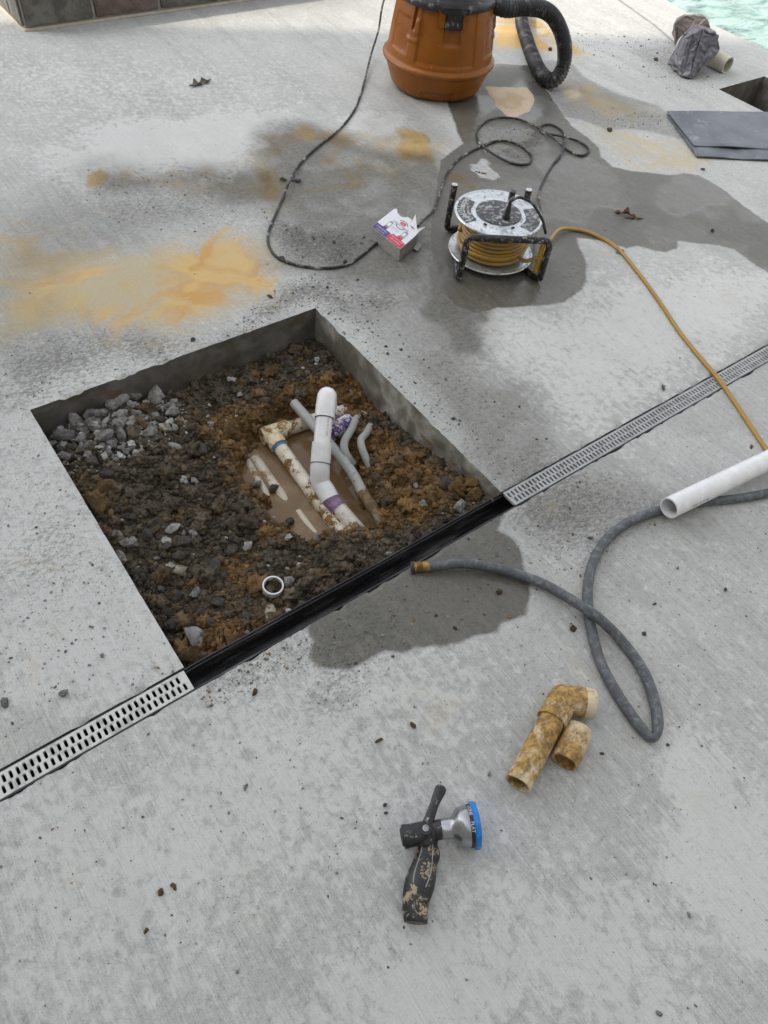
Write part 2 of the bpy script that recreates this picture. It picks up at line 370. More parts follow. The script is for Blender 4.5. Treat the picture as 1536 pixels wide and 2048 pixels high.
dirt = 0.12 * fbm(fx, fy, 1.3, 3, 80) + field([([(0,700),(180,650),(420,690),(300,730),(60,830),(0,830)], 0.15, 0.8),
        ([(0,840),(60,840),(230,1120),(100,1200),(0,1150)], 0.2, 0.6), ([(560,560),(640,540),(760,600),(700,650),(620,610),(430,690),(470,650)], 0.10, 0.95),
        ([(560,440),(740,480),(700,540),(570,530)], 0.06, 0.7), ([(160,340),(420,360),(480,420),(220,460)], 0.15, 0.55),
        ([(620,1300),(760,1300),(700,1400),(620,1420)], 0.08, 0.5), ([(400,1360),(620,1260),(1020,1040),(1050,1100),(700,1330)], 0.08, 0.5),
        ([(1040,880),(1140,900),(1330,1020),(1100,1100),(1000,1040)], 0.12, 0.7), ([(1270,90),(1360,100),(1440,150),(1400,180),(1300,140)], 0.12, 0.75),
        ([(640,640),(760,720),(900,870),(1000,980),(1040,930),(900,720)], 0.08, 0.35)], 0.25, 90)
jp = Gn([(1225,-14),(1240,0),(1310,50),(1345,80),(1380,110)])
jd = np.full(fx.shape, 9.0)
for i in range(len(jp) - 1):
    e = jp[i + 1] - jp[i]; t = np.clip(((fx - jp[i][0]) * e[0] + (fy - jp[i][1]) * e[1]) / (e @ e), 0, 1)
    jd = np.minimum(jd, np.hypot(fx - jp[i][0] - e[0] * t, fy - jp[i][1] - e[1] * t))
joint = np.clip(1.2 - jd / 0.012, 0, 1)
zz = (fbm(fx, fy, 4, 3, 5) - 0.5) * 0.003 + (fbm(fx, fy, 45, 3, 6) - 0.5) * 0.0012
zz -= 0.006 * joint
edge_d = np.minimum(np.abs(fy - SLOT[0]), np.abs(fy - SLOT[1]))
pit_d = np.abs(sdf(fx, fy, [(PIT[0], PIT[2]), (PIT[1], PIT[2]), (PIT[1], PIT[3]), (PIT[0], PIT[3])]))
edge_d = np.minimum(edge_d, pit_d); chip = np.clip(1 - edge_d / 0.010, 0, 1)
def chipz(x, y): return 0.030 * np.clip(fbm(x, y, 30, 3, 8) - 0.52, 0, 0.3)
zz = zz * (1 - chip) - chipz(fx, fy) * chip
px_ = fx.copy(); last = np.abs(fx - POOL_X) < 1e-4
px_[last] = pool_edge(fy[last])
V = np.stack([px_, fy, zz], 1)
nx, ny = len(xs), len(ys)
I, J = np.meshgrid(np.arange(nx - 1), np.arange(ny - 1), indexing='ij'); I = I.ravel(); J = J.ravel()
cx = (xs[I] + xs[I + 1]) / 2; cy = (ys[J] + ys[J + 1]) / 2
hole = ((cx > PIT[0]) & (cx < PIT[1]) & (cy > PIT[2]) & (cy < PIT[3])) | ((cy > SLOT[0]) & (cy < SLOT[1]) & (cx > -1.2)) | \
       ((cx > HOLE[0]) & (cx < HOLE[1]) & (cy > HOLE[2]) & (cy < HOLE[3]))
I = I[~hole]; J = J[~hole]
Q = np.stack([I * ny + J, (I + 1) * ny + J, (I + 1) * ny + J + 1, I * ny + J + 1], 1)
used = np.unique(Q); remap = np.full(len(V), -1); remap[used] = np.arange(len(used)); Q = remap[Q]
def sstep(x, a, b): t = np.clip((x - a) / (b - a), 0, 1); return t * t * (3 - 2 * t)
def cmix(c, f, col_): f = f[:, None]; return c * (1 - f) + np.array(col_)[None] * f if np.ndim(col_) == 1 else c * (1 - f) + col_ * f
big = fbm(fx, fy, 1.6, 4, 200); midn = fbm(fx, fy, 8, 4, 205)
tint = cmix(np.tile(np.array([0.405, 0.412, 0.400]), (len(fx), 1)), sstep(big, 0.35, 0.65), (0.450, 0.458, 0.446))
tint = cmix(tint, 0.5 * sstep(midn, 0.45, 0.7), (0.52, 0.525, 0.51))
for k_ in range(26):
    a0_ = rng.uniform(0, 6.28); r0_ = rng.uniform(0.15, 0.7); cx_, cy_ = rng.uniform(-0.3, 2.2), rng.uniform(-0.4, 2.4); dd2 = np.abs(np.hypot(fx - cx_, fy - cy_) - r0_); an_ = (np.arctan2(fy - cy_, fx - cx_) - a0_) % 6.283
    tint = cmix(tint, rng.uniform(0.12, 0.3) * np.clip(1 - dd2 / rng.uniform(0.008, 0.02), 0, 1) * sstep(an_, 0, 0.2) * (1 - sstep(an_, 0.5, 0.9)), (0.56, 0.565, 0.55) if k_ % 2 else (0.29, 0.29, 0.28))
strk = fbm(fx * 22 + 1.5 * fbm(fx, fy, 3, 2, 215), fy * 1.6, 1.0, 3, 210); tint = cmix(tint, 0.30 * sstep(strk, 0.52, 0.72), (0.29, 0.295, 0.29))
# swirled slurry: domain-warped noise
q1 = fbm(fx, fy, 3.2, 3, 220) - 0.5; q2 = fbm(fx, fy, 3.2, 3, 226) - 0.5
ux = fx + 0.75 * q1; uy = fy + 0.75 * q2
sw = fbm(ux * 3.0 + uy * 1.6, uy * 11 - ux * 5, 1.9, 5, 232); sw2 = fbm(ux * 9, uy * 9, 1.0, 4, 240)
sw = np.clip((sw - 0.5) * 1.8 + 0.5, 0, 1); sw2 = np.clip((sw2 - 0.5) * 1.8 + 0.5, 0, 1)
clay = np.tile(np.array([0.47, 0.40, 0.255]), (len(fx), 1)); cf = sstep(tan + (sw - 0.5) * 0.35 + (sw2 - 0.5) * 0.25, 0.02, 0.9) * 0.85
of = sstep(ochre + (sw - 0.5) * 0.45 + (sw2 - 0.5) * 0.40, 0.05, 1.05)
oc = cmix(np.tile(np.array([0.56, 0.30, 0.065]), (len(fx), 1)), sstep(sw2, 0.3, 0.7), (0.62, 0.42, 0.16)); clay = cmix(clay, of, oc); cf = np.maximum(cf, of)
mf = sstep(must + (sw2 - 0.5) * 0.55 + (sw - 0.5) * 0.3, 0.05, 1.05); mc_ = cmix(np.tile(np.array([0.30, 0.19, 0.055]), (len(fx), 1)), sstep(sw, 0.3, 0.7), (0.46, 0.31, 0.11)); clay = cmix(clay, mf, mc_); cf = np.maximum(cf, mf * 0.95)
pn = fbm(ux * 3 + 2 * uy, uy * 14 - 5 * ux, 1.2, 4, 250); pf = sstep(peach + (pn - 0.5) * 0.3, 0.25, 0.65); clay = cmix(clay, pf, cmix(np.tile(np.array([0.56, 0.42, 0.27]), (len(fx), 1)), sstep(pn, 0.4, 0.6), (0.68, 0.55, 0.40))); cf = np.maximum(cf, pf)
film = sstep(fbm(fx, fy, 4.5, 4, 260), 0.40, 0.58)
for gl_p in ([(955,250),(1075,255),(1110,300),(1060,330),(1000,320)], [(1130,290),(1200,330),(1240,400),(1130,400),(1105,340)], [(985,200),(1060,180),(1100,240),(1040,250)], [(870,540),(1000,560),(1100,600),(960,640)]): film = np.maximum(film, soft(S(gl_p) + (midn - 0.5) * 0.2, 0.06))
wet = np.maximum(wet, (pf - 0.5) * 0.1); damp = damp * (1 - 0.8 * pf)
damp = damp * (0.68 + 0.32 * sstep(midn, 0.3, 0.6))
damp = np.maximum(damp, 1.0 * soft(S([(862,400),(940,420),(1000,560),(1004,622),(985,660),(970,720),(905,720),(850,620)]) + (midn - 0.5) * 0.12, 0.05))
A_ = dict(wet=wet, damp=damp, clayf=cf, film=film, white=white, dirt=dirt, joint=joint)
def add_color(me, name, arr):
    at = me.attributes.new(name, 'FLOAT_COLOR', 'POINT'); at.data.foreach_set('color', np.concatenate([arr, np.ones((len(arr), 1))], 1).astype(np.float32).ravel())
DECK_MAT = deck_material()
deck = link('concrete_deck', np_mesh('concrete_deck', V[used], Q, DECK_MAT, True, {k: a[used] for k, a in A_.items()}))
add_color(deck.data, 'tint', tint[used]); add_color(deck.data, 'clay', clay[used])
tag(deck, 'grey broom-finished concrete pool deck with wet patches and ochre clay stains', kind='structure')

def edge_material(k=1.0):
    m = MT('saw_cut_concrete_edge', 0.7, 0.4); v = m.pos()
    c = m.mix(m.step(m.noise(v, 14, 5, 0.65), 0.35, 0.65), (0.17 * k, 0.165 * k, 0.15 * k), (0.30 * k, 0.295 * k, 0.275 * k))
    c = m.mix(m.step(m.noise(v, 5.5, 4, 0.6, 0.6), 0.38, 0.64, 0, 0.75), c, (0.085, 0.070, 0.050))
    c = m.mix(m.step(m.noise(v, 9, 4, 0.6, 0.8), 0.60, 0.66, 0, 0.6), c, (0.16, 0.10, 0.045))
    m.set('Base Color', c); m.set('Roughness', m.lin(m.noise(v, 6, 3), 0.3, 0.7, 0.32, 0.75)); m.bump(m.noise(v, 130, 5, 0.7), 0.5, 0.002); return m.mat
EDGE_MAT = edge_material(); EDGE_DARK = edge_material(0.62); EDGE_LIT = edge_material(1.9)  # right wall copy brightened in colour to offset the shade it faces
def cut_wall(name, p0, p1, z1, n_in, mat, parent):
    """vertical cut face from p0 to p1 down to z1"""
    p0 = np.array(p0); p1 = np.array(p1); L = np.linalg.norm(p1 - p0); nu = max(2, int(L / 0.012)); nv = 18
    U, W = np.meshgrid(np.linspace(0, 1, nu + 1), np.linspace(0, 1, nv + 1), indexing='ij'); u = U.ravel(); w = W.ravel()
    a = u * L; d = (fbm(a, w * abs(z1), 18, 4, 12) - 0.5) * 0.012 * np.clip(w * 6, 0, 1) * np.clip(np.minimum(u, 1 - u) * 30, 0, 1)
    x = p0[0] + (p1[0] - p0[0]) * u + n_in[0] * d; y = p0[1] + (p1[1] - p0[1]) * u + n_in[1] * d
    i, j = np.meshgrid(np.arange(nu), np.arange(nv), indexing='ij'); i = i.ravel(); j = j.ravel(); k = nv + 1
    q = np.stack([i * k + j, (i + 1) * k + j, (i + 1) * k + j + 1, i * k + j + 1], 1)
    zt = -0.0006 - chipz(x, y); return link(name, np_mesh(name, np.stack([x, y, zt + (z1 - zt) * w], 1), q, mat), parent)
x0, x1, y0, y1 = PIT
cut_wall('slab_edge', (x0, y1), (x1, y1), -0.32, (0, -1), EDGE_DARK, deck)  # same cut concrete in a darker tone
cut_wall('slab_edge', (x1, y1), (x1, y0), -0.32, (-1, 0), EDGE_LIT, deck)
cut_wall('slab_edge', (x0, y0), (x0, y1), -0.32, (1, 0), EDGE_MAT, deck)
hx0, hx1, hy0, hy1 = HOLE
cut_wall('slab_edge', (hx0, hy1), (hx1, hy1), -0.45, (0, -1), EDGE_DARK, deck)
cut_wall('slab_edge', (hx1, hy1), (hx1, hy0), -0.45, (-1, 0), EDGE_DARK, deck)
cut_wall('slab_edge', (hx0, hy0), (hx0, hy1), -0.45, (1, 0), EDGE_MAT, deck)
cut_wall('slab_edge', (hx0, hy0), (hx1, hy0), -0.45, (0, 1), EDGE_MAT, deck)
cut_wall('slab_edge', (-1.2, SLOT[0]), (POOL_X, SLOT[0]), -0.08, (0, 1), EDGE_MAT, deck)
cut_wall('slab_edge', (-1.2, SLOT[1]), (x0, SLOT[1]), -0.08, (0, -1), EDGE_MAT, deck)
cut_wall('slab_edge', (x1, SLOT[1]), (POOL_X, SLOT[1]), -0.08, (0, -1), EDGE_MAT, deck)

# ground to the horizon, under the deck
gm = MT('bare_earth', 0.95); v = gm.pos(); gm.set('Base Color', gm.mix(gm.noise(v, 0.4, 6), (0.10, 0.09, 0.06), (0.12, 0.14, 0.06)))
g = MB(); g.add([(-300, -300, -0.62), (300, -300, -0.62), (300, 300, -0.62), (-300, 300, -0.62)], [(0, 1, 2, 3)])
tag(g.build('ground', gm.mat, smooth=False), 'bare ground round the pool deck', kind='structure')

# ------------------------------------------------------------------ pool
wm = MT('pale_green_pool_water', 0.04, 0.5); v = wm.pos()
n1 = wm.noise(wm.mapv(v, (3.2, 7, 1), (0, 0, 0.9)), 1.0, 3, 0.5, 0.8)
wm.set('Base Color', wm.mix(wm.step(wm.noise(wm.mapv(v, (2.6, 5, 1), (0, 0, 0.9), (3, 1, 0)), 1.0, 3, 0.55, 1.2), 0.38, 0.62), (0.085, 0.19, 0.165), (0.27, 0.43, 0.375)))
wm.bump(n1, 0.8, 0.06)
wx = np.arange(4.7, 8.01, 0.02); wy = np.arange(-1, 7.01, 0.02); WX, WY = np.meshgrid(wx, wy, indexing='ij'); a = WX.ravel(); b = WY.ravel()
ca, sa = math.cos(0.9), math.sin(0.9); u_ = a * ca + b * sa; w_ = -a * sa + b * ca
wz = -0.055 + 0.022 * (fbm(u_ * 1.6, w_ * 3.6, 1.6, 3, 40) - 0.5)
i, j = np.meshgrid(np.arange(len(wx) - 1), np.arange(len(wy) - 1), indexing='ij'); i = i.ravel(); j = j.ravel(); k = len(wy)
tag(link('pool_water', np_mesh('pool_water', np.stack([a, b, wz], 1), np.stack([i * k + j, (i + 1) * k + j, (i + 1) * k + j + 1, i * k + j + 1], 1), wm.mat)),
    'rippling pale green pool water beyond the deck edge', kind='structure')
cop = MB(); yy = np.arange(-1, 7.01, 0.05)
prof = [(0, 0.0), (0.006, -0.002), (0.012, -0.009), (0.012, -0.04), (0.0, -0.05), (0.0, -0.5)]
for q in range(len(yy) - 1):
    for r_ in range(len(prof) - 1):
        vv = [(float(pool_edge(np.array(yy[q + t])) + prof[r_ + s_][0]), yy[q + t], prof[r_ + s_][1] - 0.0005) for t, s_ in ((0, 0), (1, 0), (1, 1), (0, 1))]
        cop.add(vv, [(0, 1, 2, 3)])
cop.build('pool_edge', simple('pool_edge_plaster', (0.45, 0.46, 0.43), 0.8), deck, smooth=False)

# ------------------------------------------------------------------ added unseen building, blocks sun and sky from left and behind
hm = simple('cream_render', (0.55, 0.52, 0.46), 0.85, scale=8)
hb = MB(); HX = -4.2; HY = 4.104 + (1.75 - HX) * 0.4614
hb.box((HX - 4, (HY - 9) / 2, 4.7), (8, HY + 9, 9.5)); hb.box((HX + 7.0, -6.6, 2.6), (14.0, 6.0, 5.3))  # low wing added behind the camera to darken surfaces facing it
shade_house = hb.build('shade_house', hm, smooth=False); tag(shade_house, 'unseen cream building added to shade the yard', kind='structure')
rf = MB(); rf.box((HX - 3.9, (HY - 9) / 2, 9.56), (8.2, HY + 8.9, 0.2)); rf.build('roof', simple('dark_roofing', (0.12, 0.11, 0.1), 0.8), shade_house, False)
for yy_ in (-4, -1, 2, 4.4):
    for zc in (1.5, 4.8):
        wdw = MB(); wdw.box((HX + 0.02, yy_, zc), (0.06, 1.1, 1.3)); wobj = wdw.build('window', simple('white_frame', (0.75, 0.75, 0.73), 0.5), shade_house, False)
        gl = MB(); gl.box((HX + 0.03, yy_, zc), (0.06, 0.96, 1.16)); gl.build('pane', simple('dark_glass', (0.03, 0.035, 0.04), 0.05), wobj, False)

# ------------------------------------------------------------------ tiled low wall at the back
def tile_mat(name, c1, c2):
    m = MT(name, 0.5, 0.5); v = m.obj()
    c = m.mix(m.step(m.noise(v, 11, 6, 0.7, 0.8), 0.38, 0.62), c1, c2)
    c = m.mix(m.step(m.noise(v, 45, 5, 0.75), 0.58, 0.72, 0, 0.7), c, (0.30, 0.28, 0.25))
    c = m.mix(m.step(m.noise(v, 25, 5, 0.7, 0.5), 0.30, 0.40, 0.8, 0.0), c, (0.025, 0.023, 0.02))
    m.set('Base Color', c); m.bump(m.noise(v, 60, 5, 0.7), 0.5, 0.003); return m.mat
T_GREY = tile_mat('charcoal_slate_tile', (0.080, 0.075, 0.065), (0.165, 0.155, 0.135))
T_BRN = tile_mat('brown_slate_tile', (0.095, 0.068, 0.054), (0.175, 0.13, 0.106))
groutm = simple('pale_grout', (0.42, 0.40, 0.35), 0.9)
WX0, WY0 = 1.072, 4.300; WH = 0.22
wall = empty('tiled_wall', (WX0, WY0, 0)); tag(wall, 'low raised wall faced with dark slate tiles and pale grout', 'wall')
wbk = MB(); wbk.box((WX0 + 2.0, WY0 + 0.6, WH / 2), (4.0, 1.2, WH)); wbk.build('grout', groutm, wall, False)
cap = MB(); cap.box((WX0 + 2.0, WY0 + 0.6, WH + 0.02), (4.06, 1.26, 0.04), bev=0.006); cap.build('capstone', simple('wall_cap', (0.35, 0.33, 0.3), 0.7), wall)
tx = WX0 + 0.006; n_ = 0
for wd in [0.341, 0.345, 0.343, 0.344, 0.344, 0.344, 0.344]:
    t = MB(); t.box((tx + wd / 2, WY0 - 0.004, WH / 2 + 0.008), (wd, 0.016, WH - 0.022), bev=0.003)
    t.build('tile', T_GREY if n_ % 2 == 0 else T_BRN, wall); tx += wd + 0.015; n_ += 1
ty = WY0 + 0.004
for wd in [0.16, 0.347, 0.347]:
    t = MB(); t.box((WX0 - 0.004, ty + wd / 2, WH / 2 + 0.008), (0.016, wd, WH - 0.022), bev=0.003); t.build('tile', T_GREY, wall); ty += wd + 0.012
cb = MB(); pth = [(WX0 - 0.012, WY0 + 0.9, 0.003), (WX0 - 0.012, WY0 + 0.02, 0.003), (WX0 - 0.005, WY0 - 0.008, 0.003), (WX0 + 0.03, WY0 - 0.014, 0.003), (WX0 + 2.5, WY0 - 0.014, 0.003)]
cb.sweep(pth, 0.009, 8); cb.build('caulk_bead', simple('cream_caulk', (0.46, 0.40, 0.33), 0.7), wall)
adopt(wall)

# ------------------------------------------------------------------ trench drain
blk = MT('black_plastic_wet', 0.28, 0.5); v = blk.pos()
blk.set('Base Color', blk.mix(blk.step(blk.noise(blk.mapv(v, (6, 40, 40)), 1.0, 5, 0.65), 0.48, 0.68, 0, 0.8), (0.010, 0.010, 0.011), (0.10, 0.10, 0.095)))
blk.set('Roughness', blk.lin(blk.noise(v, 14, 4), 0.3, 0.7, 0.16, 0.5)); blk.bump(blk.noise(v, 60, 4), 0.2, 0.001)
cy0 = 0.6985; W = 0.0595
cp = [(0, -0.07), (0, -0.0015), (0.0032, -0.0015), (0.0034, -0.0085), (0.0075, -0.009), (0.0085, -0.045), (0.016, -0.056), (W - 0.016, -0.056), (W - 0.0085, -0.045), (W - 0.0075, -0.009), (W - 0.0034, -0.0085), (W - 0.0032, -0.0015), (W, -0.0015), (W, -0.07)]
ch = MB(); xc = np.arange(-0.62, 4.84, 0.03); vv = []; ff = []; k = len(cp)
for x in xc:
    wob = 0.0012 * math.sin(x * 7) if x0 < x < x1 else 0.0
    for (py, pz) in cp: vv.append((x, cy0 + py - (0.0008 if py > 0.03 else 0) + (wob * (1 if py > 0.03 else 0)) - 0.0012 * (py > 0.03), pz))
for q in range(len(xc) - 1):
    for r_ in range(k - 1): ff.append((q * k + r_, (q + 1) * k + r_, (q + 1) * k + r_ + 1, q * k + r_ + 1))
ch.add(vv, ff); channel = ch.build('drain_channel', blk.mat, angle=30)
tag(channel, 'open black plastic drain channel along the front of the pit', 'drain channel')
def puddle_grime():
    p = MB(); pts = catmull([(1.02, cy0 + .02), (1.07, cy0 + .017), (1.10, cy0 + .03), (1.08, cy0 + .042), (1.04, cy0 + .035), (0.98, cy0 + .043), (0.93, cy0 + .036), (0.95, cy0 + .02)] and [Vector((0.97, cy0 + .018, 0)), Vector((1.05, cy0 + .019, 0)), Vector((1.09, cy0 + .026, 0)), Vector((1.06, cy0 + .038, 0)), Vector((0.99, cy0 + .040, 0)), Vector((0.93, cy0 + .032, 0))], 0.01)
    p.add([(q.x, q.y, -0.0545) for q in pts], [tuple(range(len(pts)))]); return p.build('water_film', simple('dark_drain_water', (0.004, 0.004, 0.004), 0.03), channel, False)
puddle_grime()
def grate_mat(name, c):
    m = MT(name, 0.5, 0.5); v = m.pos()
    d = m.step(m.noise(v, 22, 6, 0.7, 0.6), 0.44, 0.66)
    cc = m.mix(m.m('MULTIPLY', d, 0.55), c, (0.20, 0.19, 0.17)); cc = m.mix(m.step(m.noise(v, 140, 4, 0.7), 0.60, 0.72, 0, 0.6), cc, (0.11, 0.10, 0.09))
    m.set('Base Color', cc); m.set('Roughness', m.lin(d, 0, 1, 0.42, 0.8)); m.bump(m.noise(v, 160, 4), 0.25, 0.001); return m.mat
def grate(xa, xb, mat, label, name='drain_grate'):
    gy0, gy1 = 0.7022, 0.7532; mid_ = (gy0 + gy1) / 2; pitch = 0.01375; g_ = MB(); zt, zb = -0.0006, -0.0082
    nseg = 20; hw, hl = 0.0033, 0.0088
    def ring(cxx, cyy, a0, a1, b0, b1):
        inn = []; out = []
        for q in range(nseg):
            t = 2 * math.pi * (q + 0.5) / nseg
            dx, dy = math.cos(t), math.sin(t)
            ex = hw * (abs(dx) ** 0.45) * (1 if dx > 0 else -1); ey = hl * (abs(dy) ** 0.45) * (1 if dy > 0 else -1)
            inn.append((cxx + ex, cyy + ey))
        # outer rectangle sampled by angle, corners included
        for q in range(nseg):
            ix, iy = inn[q]; dx, dy = (ix - cxx) / hw, (iy - cyy) / hl; s_ = 1 / max(abs(dx), abs(dy))
            ux, uy = dx * s_, dy * s_
            if abs(abs(ux) - abs(uy)) < 0.12: ux = math.copysign(1, ux); uy = math.copysign(1, uy)
            out.append((cxx + (a1 - cxx if ux > 0 else cxx - a0) * ux, cyy + (b1 - cyy if uy > 0 else cyy - b0) * uy))
        n = nseg; vv = [(x, y, zt) for x, y in inn] + [(x, y, zt) for x, y in out] + [(x, y, zb) for x, y in inn]
        ff = []
        for q in range(n):
            r_ = (q + 1) % n; ff.append((q, r_, n + r_, n + q)); ff.append((q, 2 * n + q, 2 * n + r_, r_))
        g_.add(vv, ff)
    for row, (b0, b1, off) in enumerate([(gy0 + 0.0042, mid_, 0.5), (mid_, gy1 - 0.0042, 0.0)]):
        ncell = int((xb - xa - pitch) / pitch); st = xa + pitch * (0.25 + off)
        if row == 0: st = xa + pitch * 0.75
        else: st = xa + pitch * 0.25
        g_.add([(xa, b0, zt), (st, b0, zt), (st, b1, zt), (xa, b1, zt)], [(0, 1, 2, 3)])
        for q in range(ncell): ring(st + (q + 0.5) * pitch, (b0 + b1) / 2, st + q * pitch, st + (q + 1) * pitch, b0, b1)
        e = st + ncell * pitch; g_.add([(e, b0, zt), (xb, b0, zt), (xb, b1, zt), (e, b1, zt)], [(0, 1, 2, 3)])
    for b0, b1, lip in ((gy0, gy0 + 0.0042, 0), (gy1 - 0.0042, gy1, 1)):
        g_.add([(xa, b0, zt), (xb, b0, zt), (xb, b1, zt), (xa, b1, zt), (xa, b0, zb), (xb, b0, zb), (xb, b1, zb), (xa, b1, zb)], [(0, 1, 2, 3), (0, 4, 5, 1), (3, 2, 6, 7), (0, 3, 7, 4), (1, 5, 6, 2)])
    g_.add([(xa, gy0, zt), (xa, gy1, zt), (xa, gy1, zb), (xa, gy0, zb), (xb, gy0, zt), (xb, gy1, zt), (xb, gy1, zb), (xb, gy0, zb)], [(0, 1, 2, 3), (4, 5, 6, 7)])
    o = g_.build(name, mat, smooth=False); tag(o, label, 'drain grate', 'slotted grates over the trench drain'); return o
grate(-0.60, 0.160, grate_mat('white_grate_plastic', (0.60, 0.605, 0.59)), 'pale dusty slotted drain grate left of the open channel')
grate(1.118, 2.70, grate_mat('grey_grate_plastic', (0.36, 0.37, 0.38)), 'long grey slotted drain grate right of the pit, under the yellow cord')

# ------------------------------------------------------------------ soil in the pit
BOWL = Gn([(470,900),(520,872),(560,835),(620,810),(668,830),(690,880),(715,950),(745,1010),(762,1050),(740,1070),(700,1075),(640,1085),(575,1075),(540,1030),(520,990),(480,950)], -0.15)
WATER_Z = -0.166
OCH = [Gn(p_, -0.11) for p_ in ([(400,850),(520,830),(580,770),(720,740),(770,800),(700,830),(560,830),(470,910),(420,900)],
      [(720,880),(780,860),(880,960),(960,1000),(860,1040),(780,1090),(760,980)], [(340,1290),(420,1260),(520,1220),(600,1215),(560,1260),(380,1340)],
      [(420,1140),(500,1110),(530,1170),(490,1190)], [(530,1030),(560,1050),(560,1090),(530,1080)])]
def soil_base(x, y):
    b = sdf(x, y, BOWL) + (fbm(x, y, 16, 4, 141) - 0.5) * 0.07
    h = -0.098 + 0.0 * x
    h += -0.025 * np.exp(-((y - PIT[3]) / 0.12) ** 2) * np.clip((x - 0.35) * 4, 0, 1)          # lower along the back
    h += 0.02 * np.exp(-(((x - 0.36) ** 2 + (y - 1.50) ** 2) / 0.03))                          # rubble pile
    h += -0.05 * np.exp(-((x - 1.115) / 0.10) ** 2) * np.exp(-((y - 1.32) / 0.17) ** 2)
    h += 0.022 * np.exp(-((y - 0.80) / 0.12) ** 2) + 0.02 * np.exp(-(((x - 1.05) ** 2 + (y - 0.85) ** 2) / 0.02))
    w = np.clip(0.5 - b / 0.10, 0, 1); w = w * w * (3 - 2 * w)
    return h * (1 - w) + (-0.205) * w
def soil_h(x, y):
    n = (fbm(x, y, 9, 4, 101) - 0.5) * 0.035 + (fbm(x, y, 42, 3, 105) - 0.5) * 0.020
    return soil_base(x, y) + n
def soil_ochre(x, y):
    o = np.zeros_like(x); n = fbm(x, y, 11, 5, 111) - 0.5
    for p_ in OCH: o = np.maximum(o, soft(sdf(x, y, p_) + n * 0.18, 0.05))
    b = sdf(x, y, BOWL); o = np.maximum(o, 0.95 * soft(b + n * 0.10 - 0.04, 0.07)); n2 = fbm(x, y, 4, 4, 131); return np.clip(o * 0.95 + np.clip(n * 1.4 - 0.05, 0, 1) + 0.30 * np.clip(n2 - 0.45, 0, 1) * 2, 0, 1)
def soil_mat():
    m = MT('damp_clay_soil', 0.9, 0.3); v = m.pos()
    lum = m.attr('lum'); och = m.attr('ochre')
    d = m.mix(m.step(m.noise(v, 26, 6, 0.7), 0.35, 0.65), (0.046, 0.038, 0.027), (0.125, 0.102, 0.070))
    o = m.mix(m.step(m.noise(v, 30, 6, 0.7), 0.3, 0.7), (0.140, 0.070, 0.017), (0.29, 0.158, 0.046))
    of = m.step(m.m('ADD', och, m.m('MULTIPLY', m.m('SUBTRACT', m.noise(v, 40, 5, 0.7), 0.5), 0.9)), 0.20, 0.95)
    c = m.mix(m.m('MULTIPLY', of, 0.70), d, o)
    br = m.node('ShaderNodeHueSaturation'); m.inp(br, 'Color', c); m.inp(br, 'Value', m.lin(lum, 0, 1, 0.65, 1.45)); c = br.outputs[0]
    m.set('Base Color', c); m.set('Roughness', m.lin(m.noise(v, 12, 4), 0.35, 0.65, 0.55, 0.95))
    m.bump(m.m('ADD', m.noise(v, 120, 5, 0.75), m.noise(v, 330, 3, 0.7)), 0.8, 0.004); return m.mat
SOIL = soil_mat()
gx = np.linspace(x0 + 0.002, x1 - 0.002, 240); gy = np.linspace(y0 - 0.0015, y1 - 0.002, 240); GX, GY = np.meshgrid(gx, gy, indexing='ij'); a = GX.ravel(); b = GY.ravel()
i, j = np.meshgrid(np.arange(239), np.arange(239), indexing='ij'); i = i.ravel(); j = j.ravel(); k = 240
sz = soil_h(a, b)
soil = link('pit_soil', np_mesh('pit_soil', np.stack([a, b, sz], 1), np.stack([i * k + j, (i + 1) * k + j, (i + 1) * k + j + 1, i * k + j + 1], 1), SOIL, True, dict(lum=0.35 * np.ones_like(a), ochre=soil_ochre(a, b))))
tag(soil, 'dug dark brown clay soil on the floor of the pit', kind='structure')

